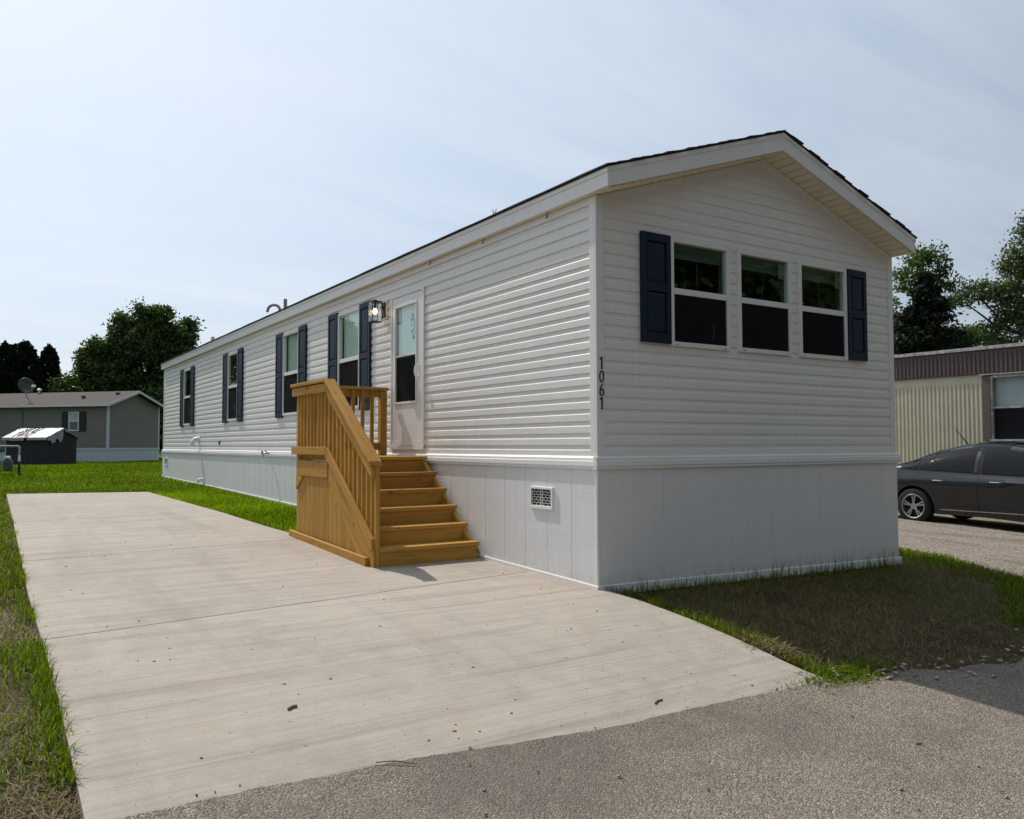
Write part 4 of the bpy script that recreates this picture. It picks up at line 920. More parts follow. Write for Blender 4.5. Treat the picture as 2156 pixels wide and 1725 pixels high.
tw_ = group_part('window', tr, (TX, 2.5, 0.8)); f_ = MB()
f_.box(TX-0.03, TX+0.04, wy0, wy0+0.03, wz0, wz1).box(TX-0.03, TX+0.04, wy1-0.03, wy1, wz0, wz1).box(TX-0.03, TX+0.04, wy0+.03, wy1-.03, wz1-0.03, wz1).box(TX-0.05, TX+0.04, wy0-0.1, wy1+.03, wz0-0.035, wz0).box(TX-0.02, TX+0.05, wy0+.03, wy1-.03, 0.79, 0.825)
f_.build('frame', 'worn_white', tw_); MB().box(TX+0.06, TX+0.065, wy0+.03, wy1-.03, 0.82, wz1-.03).build('pane', 'clear_glass', tw_); MB().box(TX+0.05, TX+0.055, wy0+.03, wy1-.03, wz0, 0.79).build('insect_screen', 'screen', tw_)
mb = MB(); z = wz0
while z < wz1-0.03: mb.box(TX+0.10, TX+0.102, wy0+.03, wy1-.03, z, z+0.021); z += 0.024
mb.build('blind', 'blind_grey', tw_)
for a in (wy1+0.002, wy0-0.152): MB().box(TX-0.045, TX+0.019, a, a+0.15, wz0-0.02, wz1+0.03).build('side_trim', 'trailer_brown', tr)
MB().box(TX-0.07, TX-0.046, wy0-0.2, wy1+0.2, wz1+0.031, wz1+0.05).build('drip_cap', 'worn_white', tr)

# ------------------------------------------------------------------ dark sedan
t = NT('car_paint'); t.set((0.030, 0.034, 0.040), 0.22, 0.0, 0.15); t.put(t.b.inputs['Coat Weight'], 1.0); t.put(t.b.inputs['Coat Roughness'], 0.04)
fl = t.noise(t.objc(), 900, 1); t.put(t.b.inputs['Base Color'], t.mix(fl, (0.007, 0.010, 0.012), (0.017, 0.022, 0.026))); M['car_paint'] = t.m
t = NT('car_pane'); t.set((0.006, 0.007, 0.008), 0.05, 0, 0.28); M['car_pane'] = t.m
simple('rubber', (0.014, 0.014, 0.014), 0.85); simple('alloy', (0.42, 0.42, 0.42), 0.35, 0.85); simple('chrome', (0.6, 0.6, 0.6), 0.12, 1.0)
simple('lamp_red', (0.25, 0.01, 0.01), 0.2); simple('lamp_clear', (0.6, 0.62, 0.65), 0.1)
CX, CYR = 10.80, 4.22; CZ = G(10.8, 2.2)-0.02
car = root('parked_car', (CX, 1.92, CZ), 'dark grey four-door sedan parked beside the cream trailer', 'car')
Tt = [0, 0.04, 0.12, 0.30, 0.55, 0.80, 1.05, 1.35, 1.65, 2.0, 2.35, 2.7, 3.0, 3.3, 3.5, 3.9, 4.25, 4.48, 4.60]
Zt = [0.62, 0.86, 1.005, 1.035, 1.075, 1.15, 1.265, 1.375, 1.44, 1.475, 1.468, 1.41, 1.30, 1.15, 1.05, 0.98, 0.90, 0.76, 0.55]
def sm(t, A, B):
    return float(np.interp(t, A, B))
def ztop(t): return sum(sm(t+d, Tt, Zt)*w for d, w in ((-0.12, .15), (-0.06, .2), (0, .3), (0.06, .2), (0.12, .15))) if 0.2 < t < 4.3 else sm(t, Tt, Zt)
def zbelt(t): return min(sm(t, [0, 0.3, 0.6, 2, 3.4, 4.6], [0.98, 0.995, 0.99, 0.935, 0.885, 0.74]), ztop(t)-0.03)
def zbot(t): return sm(t, [0, 0.15, 0.6, 1.4, 3.3, 4.1, 4.6], [0.36, 0.27, 0.24, 0.20, 0.19, 0.22, 0.30])
def plan(t): return sm(t, [0, 0.05, 0.15, 0.4, 0.9, 2.3, 3.7, 4.1, 4.4, 4.55, 4.6], [0.60, 0.72, 0.81, 0.865, 0.895, 0.90, 0.895, 0.86, 0.76, 0.62, 0.45])
def sidef(z, zb, z0):
    return sm(z, [z0, z0+0.1, 0.42, 0.62, 0.785, 0.80, 0.815, max(zb, 0.83)], [0.88, 0.945, 0.968, 0.99, 1.0, 1.0, 0.985, 0.90])
def ring(t):
    z0, zb, zt_, w = zbot(t), zbelt(t), ztop(t), plan(t); pts = [(0.0, z0), (w*0.6, z0)]
    for k in range(14): z = z0+(zb-z0)*k/13; pts.append((w*sidef(z, zb, z0), z))
    wb = w*sidef(zb, zb, z0); cab = min(1, max(0, (zt_-zb-0.06)/0.3))
    for k in range(1, 11):
        th = math.pi/2*k/10; pts.append(upper(t, th))
    return pts
def upper(t, th):
    z0, zb, zt_, w = zbot(t), zbelt(t), ztop(t), plan(t); wb = w*sidef(zb, zb, z0); cab = min(1, max(0, (zt_-zb-0.06)/0.3))
    return (wb*max(0, math.cos(th))**0.42*(1-0.20*cab*math.sin(th)), zb+(zt_-zb)*math.sin(th)**0.85)
def xsurf(t, z):
    zb = zbelt(t)
    if z <= zb: return plan(t)*sidef(z, zb, zbot(t))
    u = min(1, (z-zb)/(ztop(t)-zb)); return upper(t, math.asin(u**(1/0.85)))[0]
ts = np.linspace(0, 4.6, 70); mb = MB(); N_ = None
for t in ts:
    half = ring(t); full = [(-x, z) for x, z in half]+[(x, z) for x, z in half[-2:0:-1]]; N_ = len(full)
    mb.v += [(CX+x, CYR-t, CZ+z) for x, z in full]
for i in range(len(ts)-1):
    for k in range(N_): mb.f.append((i*N_+k, i*N_+(k+1) % N_, (i+1)*N_+(k+1) % N_, (i+1)*N_+k))
mb.f += [tuple(range(N_)), tuple((len(ts)-1)*N_+k for k in range(N_))]
body = mb.build('body', 'car_paint', car, smooth=True)
TW = (0.98, 3.665); RW = 0.318
cut_mb = MB()
for tt in TW: cut_mb.lathe([(0.37, -1.2), (0.37, 1.2)], (CX, CYR-tt, CZ+0.325), 'x', 40)
cut = cut_mb.build('cutter', 'dark', None, center=False)
bo = body.modifiers.new('b', 'BOOLEAN'); bo.object = cut; bo.operation = 'DIFFERENCE'; bo.solver = 'EXACT'
dg = bpy.context.evaluated_depsgraph_get(); nm_ = bpy.data.meshes.new_from_object(body.evaluated_get(dg)); body.modifiers.clear(); body.data = nm_; nm_.name = 'body'
nm_.materials.clear(); nm_.materials.append(M['car_paint']); nm_.shade_smooth()
try: nm_.set_sharp_from_angle(angle=R(35))
except Exception: pass
bpy.data.objects.remove(cut)
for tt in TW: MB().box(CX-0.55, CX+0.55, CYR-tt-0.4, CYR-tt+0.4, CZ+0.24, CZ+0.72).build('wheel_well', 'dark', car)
def strip(t0, t1, zf0, zf1, off, name, mat, parent, nt=14, nz=6, side=-1):
    mb = MB(); 
    for lay in (off, off-0.008):
        for i in range(nt):
            t = t0+(t1-t0)*i/(nt-1)
            for j in range(nz):
                z = zf0(t)+(zf1(t)-zf0(t))*j/(nz-1); mb.v.append((CX+side*(xsurf(t, z)+lay), CYR-t, CZ+z))
    B = nt*nz
    for i in range(nt-1):
        for j in range(nz-1): q = (i*nz+j, i*nz+j+1, (i+1)*nz+j+1, (i+1)*nz+j); mb.f += [q, tuple(B+x for x in q[::-1])]
    rim = [(i*nz) for i in range(nt)]+[(nt-1)*nz+j for j in range(1, nz)]+[i*nz+nz-1 for i in range(nt-2, -1, -1)]+[j for j in range(nz-2, 0, -1)]
    for a, b in zip(rim, rim[1:]+rim[:1]): mb.f.append((a, b, B+b, B+a))
    return mb.build(name, mat, parent, smooth=True)
wlow = lambda t: zbelt(t)+0.018
def wtop(t): return max(wlow(t)+0.012, min(ztop(t)-0.085, zbelt(t)+0.80*(ztop(t)-zbelt(t))))
for side in (-1, 1):
    strip(0.70, 3.36, lambda t: zbelt(t)-0.004, lambda t: max(zbelt(t)+0.01, wtop(t)+0.018), 0.004, 'window_surround', 'rubber', car, 30, 7, side)
    strip(0.79, 1.04, wlow, wtop, 0.009, 'quarter_window', 'car_pane', car, 10, 6, side)
    dr = group_part('door', car, (CX, CYR-1.6, CZ+0.7)); strip(1.07, 1.29, wlow, wtop, 0.009, 'pane', 'car_pane', dr, 8, 6, side); strip(1.31, 2.02, wlow, wtop, 0.009, 'pane', 'car_pane', dr, 12, 6, side)
    df = group_part('door', car, (CX, CYR-2.7, CZ+0.7)); strip(2.17, 3.22, wlow, wtop, 0.009, 'pane', 'car_pane', df, 16, 6, side)
    strip(2.035, 2.10, wlow, wtop, 0.0095, 'pillar', 'car_paint', df, 4, 6, side)
    for tt, P_ in ((1.36, dr), (2.34, df)):
        for zz, nmz in ((0.80, 'handle'),):
            mb = MB(); mb.tube([(CX+side*(xsurf(tt+d, zz)+e), CYR-tt-d, CZ+zz+0.0) for d, e in ((0, 0), (0.02, 0.03), (0.17, 0.034), (0.19, 0.0))], 0.011, 8); mb.build('handle', 'chrome', P_, smooth=True)
    for ta, tb, P_ in ((2.125, 2.135, df), (1.055, 1.063, dr), (3.30, 3.308, df)):
        strip(ta, tb, lambda t: 0.30 if ta > 1.5 else 0.66, lambda t: zbelt(t)-0.01, 0.0015, 'door_gap', 'dark', P_, 3, 14, side)
    strip(1.45, 3.25, lambda t: 0.285, lambda t: 0.298, 0.006, 'sill_trim', 'chrome', car, 20, 3, side)
    mb = MB(); mc = (CX+side*1.0, CYR-3.08, CZ+0.98)
    for zz, a, b in ((-0.075, 0.06, 0.03), (-0.06, 0.10, 0.05), (0.0, 0.115, 0.06), (0.05, 0.10, 0.05), (0.07, 0.05, 0.025)):
        for k in range(14): t_ = 2*math.pi*k/14; mb.v.append((mc[0]+a*math.cos(t_), mc[1]+b*1.3*math.sin(t_), mc[2]+zz))
    for i in range(4):
        for k in range(14): mb.f.append((i*14+k, i*14+(k+1) % 14, (i+1)*14+(k+1) % 14, (i+1)*14+k))
    mb.f += [tuple(range(14)), tuple(56+k for k in range(14))]; mi = mb.build('mirror', 'car_paint', car, smooth=True)
    MB().box(min(mc[0], CX+side*0.80), max(mc[0], CX+side*0.80)-0.0, mc[1]-0.03, mc[1]+0.03, mc[2]-0.07, mc[2]-0.04).build('mirror_arm', 'rubber', mi)
    strip(0.03, 0.30, lambda t: 0.78, lambda t: 0.93, 0.004, 'tail_lamp', 'lamp_red', car, 8, 5, side); strip(4.05, 4.42, lambda t: 0.66, lambda t: 0.76, 0.004, 'headlight', 'lamp_clear', car, 8, 5, side)
    for tt in TW:
        wc = (CX+side*0.79, CYR-tt, CZ+RW+0.004)
        wh = group_part('wheel', car, wc)
        MB().lathe([(0.215, -0.10), (0.29, -0.105), (0.312, -0.09), (RW, -0.05), (RW, 0.05), (0.312, 0.09), (0.29, 0.105), (0.215, 0.10), (0.215, -0.10)], wc, 'x', 40, False).build('tyre', 'rubber', wh, smooth=True)
        so_ = side*0.098
        MB().lathe([(0.214, 0.0), (0.222, side*0.012), (0.216, side*0.02), (0.200, side*0.012), (0.196, -side*0.09), (0.214, -side*0.09), (0.214, 0.0)], (wc[0]+so_-side*0.012, wc[1], wc[2]), 'x', 40, False).build('rim', 'alloy', wh, smooth=True)
        MB().lathe([(0.02, 0.0), (0.195, 0.0), (0.195, -side*0.02), (0.02, -side*0.02)], (wc[0]+side*0.03, wc[1], wc[2]), 'x', 30).build('brake_disc', 'dark', wh)
        MB().lathe([(0.045, -side*0.02), (0.06, side*0.0), (0.055, side*0.008), (0.01, side*0.012)], (wc[0]+so_-side*0.018, wc[1], wc[2]), 'x', 20).build('hub', 'alloy', wh, smooth=True)
        for k in range(5):
            a0 = math.pi/2+k*2*math.pi/5
            for d in (-0.145, 0.145):
                a = a0+d; mb = MB(); r0, r1, w0, w1 = 0.045, 0.200, 0.014, 0.022
                for rr_, ww, off_ in ((r0, w0, 0.0), (r1, w1, -0.008)):
                    for sgn in (-1, 1):
                        ang = a0+(d*0.6 if rr_ == r0 else d); yv, zv = math.cos(ang)*rr_-math.sin(ang)*ww*sgn*0.75, math.sin(ang)*rr_+math.cos(ang)*ww*sgn*0.75
                        for dp in (0.0, -0.03): mb.v.append((wc[0]+so_+side*(off_-0.012+dp), wc[1]+yv, wc[2]+zv))
                mb.f += [(0, 1, 3, 2), (4, 6, 7, 5), (0, 4, 5, 1), (2, 3, 7, 6), (0, 2, 6, 4), (1, 5, 7, 3)]; mb.build('spoke', 'alloy', wh, bevel=0.004)
def top_glass(t0, t1, name):
    mb = MB(); nt, nn = 12, 13
    for i in range(nt):
        t = t0+(t1-t0)*i/(nt-1)
        for j in range(nn):
            v = -1+2*j/(nn-1); th = math.pi/2-abs(v)*0.95; x, z = upper(t, th); mb.v.append((CX+math.copysign(x, v) if v else CX, CYR-t, CZ+z+0.008))
    for i in range(nt-1):
        for j in range(nn-1): mb.f.append((i*nn+j, i*nn+j+1, (i+1)*nn+j+1, (i+1)*nn+j))
    mb.build(name, 'car_pane', car, smooth=True)
top_glass(0.60, 1.28, 'rear_window'); top_glass(2.72, 3.42, 'windshield'); top_glass(1.9, 2.5, 'sunroof')
MB().tube([(CX, CYR-1.55, CZ+ztop(1.55)-0.01), (CX, CYR-1.30, CZ+ztop(1.55)+0.30)], [0.012, 0.005], 6).build('antenna', 'rubber', car)

# ------------------------------------------------------------------ foliage
def leaves(P_, size, cols, up=0.0, aspect=1.8):
    n = len(P_); a = rng.normal(size=(n, 3)); a[:, 2] += up; a /= np.linalg.norm(a, axis=1)[:, None]
    b = rng.normal(size=(n, 3)); b -= (b*a).sum(1)[:, None]*a; b /= np.linalg.norm(b, axis=1)[:, None]
    s = size*rng.uniform(0.6, 1.35, n)[:, None]
    V = np.stack([P_-a*s, P_+b*s/aspect, P_+a*s, P_-b*s/aspect], 1).reshape(-1, 3)
    C = np.repeat(cols, 4, axis=0); return V, C
def crown(name, parent, P_, size, base, var, mat, up=0.0, aspect=1.8):
    n = len(P_); k = rng.uniform(0, 1, (n, 1)); v = rng.normal(0, 0.16, (n, 1))
    c = np.clip((np.array(base[0])*(1-k)+np.array(base[1])*k)*(1+v*var), 0.003, 1)
    V, C = leaves(P_, size, c, up, aspect); V = V-np.array(ABS[parent])
    o = fast_mesh(name, V, np.full(n, 4), np.arange(4*n), mat, C); o.parent = parent; o.location = (0, 0, 0); return o
def clumps(blobs, per_blob, per_clump, crad):
    out = []
    for (x, y, z, r, rz_) in blobs:
        nb = max(4, int(per_blob*r*rz_)); d = rng.normal(size=(nb, 3)); d /= np.linalg.norm(d, axis=1)[:, None]; d[:, 2] = np.where(d[:, 2] < -0.5, -d[:, 2], d[:, 2])
        c = np.array([x, y, z])+d*np.array([r, r, rz_])*rng.uniform(0.45, 1.05, (nb, 1))
        k = rng.integers(int(per_clump*0.5), int(per_clump*1.5), nb); cc = np.repeat(c, k, axis=0)
        sd = np.repeat(crad*rng.uniform(0.5, 1.3, nb), k)[:, None]
        out.append(cc+rng.normal(size=cc.shape)*sd*np.array([1, 1, 0.75]))
    return np.concatenate(out)
def tree(loc, label, h, blobs, per_blob=40, per_clump=26, crad=0.3, leaf=0.09, base=((0.022, 0.045, 0.010), (0.06, 0.10, 0.022)), mat='leaf', trunk=0.2, group=None, fork=0.35, name='tree', up=0.0, aspect=1.8, twigs=True):
    r = root(name, loc, label, 'tree', group); x, y, z = loc; rr = random.Random(int(x*100)+int(y*10))
    bl = [(x+a, y+b, z+c, d, e) for a, b, c, d, e in blobs]
    t_ = MB(); top = (x+0.1, y, z+h*0.8)
    t_.tube([(x, y, z-0.2), (x+0.05, y, z+h*0.15), (x-0.05, y+0.05, z+h*fork), (x+0.05, y, z+h*0.6), top], [trunk*1.25, trunk, trunk*0.8, trunk*0.5, trunk*0.15], 10)
    for (bx_, by_, bz_, br, bh) in bl:
        s0 = rr.uniform(0.25, 0.6); p0 = Vector((x, y, z+h*min(fork+0.05+0.3*s0, max(0.1, (bz_-z)/h-0.08)))); p2 = Vector((bx_, by_, bz_)); p1 = (p0+p2)/2+Vector((0, 0, -0.1*h*0.3))
        t_.tube([p0, p1, p2], [trunk*0.42, trunk*0.28, trunk*0.10], 7)
        if twigs:
            for q in range(7):
                d = Vector((rr.gauss(0, 1), rr.gauss(0, 1), rr.gauss(0.3, 0.8))).normalized(); s1 = p1.lerp(p2, rr.uniform(0.5, 1.0)); t_.tube([s1, s1+Vector((d.x*br, d.y*br, d.z*bh))*0.8], [trunk*0.10, trunk*0.03], 5)
    t_.build('trunk', 'bark', r, smooth=True)
    crown('crown', r, clumps(bl, per_blob, per_clump, crad), leaf, base, 1.0, mat, up, aspect); return r
DK = ((0.030, 0.055, 0.014), (0.080, 0.125, 0.032)); MID = ((0.034, 0.064, 0.016), (0.09, 0.135, 0.036)); PALE = ((0.05, 0.075, 0.04), (0.11, 0.14, 0.075))
# left background
GB = -0.75
def shell(n_, f): return f
tree((6.0, 58.6, GB), 'big dense leafy tree rising behind the right end of the grey home', 10.8,
     [(0, 0, 3.0, 3.0, 2.6), (-2.2, 0.5, 5.0, 2.2, 2.4), (1.8, 0.3, 5.2, 2.4, 2.4), (-0.8, 0, 7.6, 2.0, 2.2), (1.3, 0.2, 7.8, 1.9, 2.0), (-1.6, 0, 9.0, 0.9, 1.3), (0.5, 0, 9.7, 1.0, 1.2), (2.7, 0.2, 8.7, 0.55, 1.7), (3.0, 0, 3.4, 2.2, 2.2), (-3.0, 0, 2.0, 1.8, 1.8), (3.6, 0.5, 6.0, 1.3, 1.4), (-0.6, 0, 10.4, 0.35, 0.7), (1.1, 0, 10.3, 0.35, 0.6), (-2.6, 0, 7.6, 0.6, 0.9), (-3.2, 0, 6.2, 0.5, 0.6)],
     per_blob=75, per_clump=40, crad=0.24, leaf=0.115, base=DK, trunk=0.3, group='trees beyond the grey home')
tree((2.3, 59.2, GB), 'smaller leafy tree standing left of the big one behind the grey home', 8.2,
     [(0, 0, 2.6, 1.8, 2.0), (-0.9, 0, 4.2, 1.5, 1.5), (0.9, 0, 5.0, 1.4, 1.6), (0.0, 0, 6.4, 0.9, 1.3), (0.2, 0, 7.6, 0.45, 0.8), (-1.9, 0, 3.4, 0.9, 0.9), (1.6, 0, 3.4, 1.4, 1.6), (1.3, 0, 6.6, 0.6, 1.0)],
     per_blob=90, per_clump=40, crad=0.26, leaf=0.12, base=MID, trunk=0.2, group='trees beyond the grey home')
def arbor(loc, label, cols):
    r = root('arborvitae', loc, label, 'tree', 'columnar evergreens beyond the grey home'); x, y, z = loc
    MB().tube([(x, y, z-0.2), (x, y, z+4)], [0.16, 0.06], 8).build('trunk', 'bark', r)
    out = []
    for (dx, dy, r_, h) in cols:
        n = int(2600*r_*h/3); u = rng.uniform(0, 1, n); t = rng.uniform(0, 2*np.pi, n)
        prof = r_*np.clip(np.minimum(1.0, (1-u)*7.0)**0.45, 0, 1)*(0.85+0.15*np.sin(u*23+t*3)); q = rng.uniform(0.75, 1.05, n)
        out.append(np.stack([x+dx+prof*q*np.cos(t), y+dy+prof*q*np.sin(t), z+u*h+rng.normal(0, 0.08, n)], 1))
    crown('crown', r, np.concatenate(out), 0.15, ((0.006, 0.012, 0.006), (0.016, 0.026, 0.012)), 0.8, 'needle', 0.8, 1.4)
for (loc, lab, c) in (((-2.75, 62.6, GB), 'dark columnar arborvitae with rounded top, leftmost behind the grey home', [(0, 0, 0.75, 8.0), (-0.9, 0.4, 0.75, 7.6)]), ((-1.55, 61.9, GB), 'dark columnar arborvitae, widest of three behind the satellite dish', [(0, 0, 0.85, 8.1), (-0.6, 0.3, 0.7, 7.9)]), ((-0.2, 61.0, GB), 'dark slim arborvitae right of the wider ones behind the grey home', [(0, 0, 0.72, 7.8), (0.35, 0.2, 0.55, 6.6)])): arbor(loc, lab, c)
r = tree((9.5, 56.0, GB), 'dark leafy shrub thicket filling the gap beside the white home', 5.0, [(0, 0, 1.6, 2.4, 2.0), (-3, 0, 1.4, 2.2, 1.8), (-5.2, -1, 1.2, 1.6, 1.6), (2.5, 0, 2, 2.2, 2.2), (-2, -0.5, 3.4, 1.8, 1.6)], per_blob=70, per_clump=44, crad=0.3, leaf=0.14, base=DK, trunk=0.14, group='trees beyond the grey home')
tree((-9.0, 58.0, GB), 'leafy tree beyond the left edge, mirrored in the farthest side windows', 11.0, [(0, 0, 5.5, 3.4, 2.8), (-2, 0, 8, 2.2, 2.0), (1.8, 0, 8, 2.0, 2.0), (0, 0, 2.6, 2.8, 1.8)], per_blob=30, per_clump=34, crad=0.4, leaf=0.18, base=MID, trunk=0.25, group='trees beyond the grey home')
tree((-15.5, 52.0, GB), 'leafy tree beyond the left edge, mirrored in the middle side windows', 11.0, [(0, 0, 5.5, 3.4, 2.8), (-2, 0, 8, 2.2, 2.0), (1.8, 0, 8, 2.0, 2.0), (0, 0, 2.6, 2.8, 1.8)], per_blob=30, per_clump=34, crad=0.4, leaf=0.18, base=MID, trunk=0.25, group='trees beyond the grey home')
# right background, beyond the cream trailer
def lat(*bl): return [(a*0.839+b*0.545, -a*0.545+b*0.839, c, d, e) for a, b, c, d, e in bl]
tree((37.9, 19.2, -1.5), 'tall airy leafy tree rising behind the dark spruce', 12.6,
     lat((0.1, 0, 11.2, 1.0, 0.9), (-0.7, 0.2, 10.2, 1.0, 0.8), (0.9, 0, 10.2, 0.8, 0.8), (-1.9, 0.2, 8.9, 0.7, 0.4), (1.4, 0, 8.9, 0.5, 0.6), (-2.0, 0.4, 7.2, 1.2, 0.9), (-1.2, 0.3, 8.0, 0.8, 0.6), (-2.2, 0.8, 5.0, 1.2, 1.3), (1.6, 0.4, 7.2, 1.0, 0.7), (2.6, 0, 7.0, 0.7, 0.5), (0, 0.4, 6.6, 1.4, 1.2)),
     per_blob=46, per_clump=30, crad=0.26, leaf=0.10, base=MID, trunk=0.2, group='trees beyond the cream trailer', fork=0.5)
tree((40.4, 15.1, -1.5), 'large pale green tree at the right edge behind the trailer', 13.6,
     lat((0.4, 0, 12.0, 1.1, 1.2), (-0.6, 0, 10.6, 0.9, 0.9), (0.9, 0, 9.6, 1.8, 1.6), (-1.2, 0, 8.9, 1.0, 0.9), (-2.7, 0, 9.2, 1.0, 0.6), (-0.6, 0, 7.6, 1.6, 1.0), (1.2, 0, 7.0, 1.6, 1.2), (-1.6, 0, 6.6, 0.9, 0.5), (2.6, 0, 8.5, 1.6, 2.0), (0.0, 0, 5.0, 0.9, 0.5), (-3.4, 0, 8.8, 0.5, 0.3), (1.8, 0, 4.4, 1.2, 0.6)),
     per_blob=46, per_clump=32, crad=0.27, leaf=0.10, base=PALE, trunk=0.24, group='trees beyond the cream trailer', fork=0.35)
tree((42.3, 18.8, -1.5), 'small thin tree with bare forked stems between spruce and large pale tree', 8.6,
     lat((0, 0, 7.6, 1.0, 0.6), (-0.8, 0, 7.0, 0.7, 0.4), (0.9, 0, 7.2, 0.8, 0.4)), per_blob=46, per_clump=26, crad=0.22, leaf=0.09, base=MID, trunk=0.13, group='trees beyond the cream trailer', fork=0.5)
def spruce(loc, h, rad, label):
    r = root('spruce_tree', loc, label, 'tree', 'trees beyond the cream trailer'); x, y, z = loc; rr = random.Random(4)
    t_ = MB(); t_.tube([(x, y, z-0.2), (x, y, z+h)], [0.22, 0.02], 8); pts = []
    zz = 1.2
    while zz < h-0.15:
        f = 1-zz/h; nb = int(6+6*f)
        for k in range(nb):
            a = rr.uniform(0, 2*math.pi); l_ = rad*(f**0.75)*rr.uniform(0.65, 1.15); dz = -0.25*l_*rr.uniform(0.3, 1.1)+0.1
            tip = (x+math.cos(a)*l_, y+math.sin(a)*l_, z+zz+dz); t_.tube([(x, y, z+zz), tip], [0.03, 0.01], 5)
            m_ = int(80*l_)+18; u = rng.uniform(0.1, 1.02, m_)[:, None]; p = np.array([x, y, z+zz])*(1-u)+np.array(tip)*u; wd = 0.10+0.22*l_*0.35
            p = p+rng.normal(size=p.shape)*np.array([wd, wd, 0.10])*(0.4+0.6*(1-np.abs(u-0.5))); p[:, 2] -= rng.uniform(0, 0.22, m_); pts.append(p)
        zz += 0.17+0.10*f
    t_.build('trunk', 'bark', r); crown('crown', r, np.concatenate(pts), 0.12, ((0.007, 0.013, 0.009), (0.018, 0.030, 0.018)), 0.9, 'needle', -0.3, 2.4)
spruce((30.4, 14.8, -1.45), 9.2, 3.3, 'dark blue-green spruce standing just behind the cream trailer')
# across the road: seen only mirrored in the end windows
for (tx, ty, hh_, lab) in ((-5, -16.0, 10.0, 'leafy tree across the road behind the camera, first of its row'), (3.5, -15.5, 11.0, 'leafy tree across the road behind the camera, second of its row'), (11.5, -16.5, 11.0, 'leafy tree across the road behind the camera, third of its row'), (18.5, -15.0, 11.5, 'leafy tree across the road, mirrored in the left end window'), (26, -16.0, 12.0, 'tall leafy tree across the road, mirrored in the right end window')):
    k = hh_/10; tree((tx, ty, -1.5), lab, hh_, [(0, 0, 6*k, 3.2, 2.6), (-2, 0.5, 7.6*k, 2.2, 1.8), (2.2, 0, 7.2*k, 2.2, 2), (0, 0, 3.4*k, 2.8, 1.6), (-2.6, 0, 4.4*k, 1.8, 1.6), (2.6, 0, 4.2*k, 1.8, 1.6)], per_blob=24, per_clump=30, crad=0.5, leaf=0.22, base=MID, trunk=0.28, group='trees across the road')

# ------------------------------------------------------------------ grass, straw and debris
BV, BC = [], []
def blades(x, y, h, w, cols, zoff=-0.05, lean=0.5, store=None):
    n = len(x); a = rng.uniform(0, 2*np.pi, n); d = np.stack([np.cos(a), np.sin(a)], 1); side_ = np.stack([-d[:, 1], d[:, 0]], 1)
    ln = (rng.uniform(0.1, 1.0, n)*lean*h)[:, None]; z = gz(x, y)+zoff; b = np.stack([x, y], 1); wv = (w*rng.uniform(0.7, 1.3, n))[:, None]
    def p3(xy, zz): return np.concatenate([xy, zz[:, None]], 1)
    v0 = p3(b-side_*wv*0.5, z); v1 = p3(b+side_*wv*0.5, z); m = b+d*ln*0.35; v2 = p3(m+side_*wv*0.42, z+h*0.6); v3 = p3(m-side_*wv*0.42, z+h*0.6); v4 = p3(b+d*ln, z+h*(1-0.25*(ln[:, 0]/(h+1e-6))))
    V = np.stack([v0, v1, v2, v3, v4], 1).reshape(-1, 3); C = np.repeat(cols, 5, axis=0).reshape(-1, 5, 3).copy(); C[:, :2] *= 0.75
    (store or (BV, BC))[0].append(V); (store or (BV, BC))[1].append(C.reshape(-1, 3))
def bcol(n, lush, x=None, y=None):
    k = rng.uniform(0, 1, (n, 1)); A, B = np.array([0.055, 0.105, 0.005]), np.array([0.175, 0.235, 0.010])
    c = A*(1-k)+B*k; dry = (rng.uniform(0, 1, (n, 1)) > lush); c = np.where(dry, np.array([0.20, 0.17, 0.075])*(0.7+0.6*k), c)
    if x is not None: c = c*(0.72+0.55*vnoise(x, y, 0.9, 3))[:, None]
    return c
def rect(n, x0, x1, y0, y1): return rng.uniform(x0, x1, n), rng.uniform(y0, y1, n)
# strip between driveway and home
n = 26000; x, y = rect(n, -1.55, -0.06, 4.1, 13.2); k = x > np.array([xr(v) for v in y])+0.0; x, y = x[k], y[k]
blades(x, y, rng.uniform(0.05, 0.10, len(x)), 0.007+0.0006*y, bcol(len(x), 0.97, x, y)*np.array([1.5, 1.5, 1.3]))
# back lawn
n = 95000; y = 12.5+33*rng.uniform(0, 1, n)**1.7; x = rng.uniform(-7.5, 4.5, n); k = ~((x > -0.03) & (y < 18.95)) & ~((y < 13.0+(x+4)*-0.27) & (x > -3.85) & (x < -1.4)); x, y = x[k], y[k]
blades(x, y, rng.uniform(0.05, 0.11, len(x)), 0.004+0.0012*y, bcol(len(x), 0.95, x, y))
n = 5000; y = 12.9+6*rng.uniform(0, 1, n)**1.5; x = rng.uniform(-5.5, 0.0, n); k = (y > 13.0+(x+4)*-0.27); x, y = x[k], y[k]
c = np.tile([0.20, 0.26, 0.07], (len(x), 1))*rng.uniform(0.6, 1.2, (len(x), 1)); blades(x, y, rng.uniform(0.04, 0.09, len(x)), np.full(len(x), 0.05), c, lean=1.4)
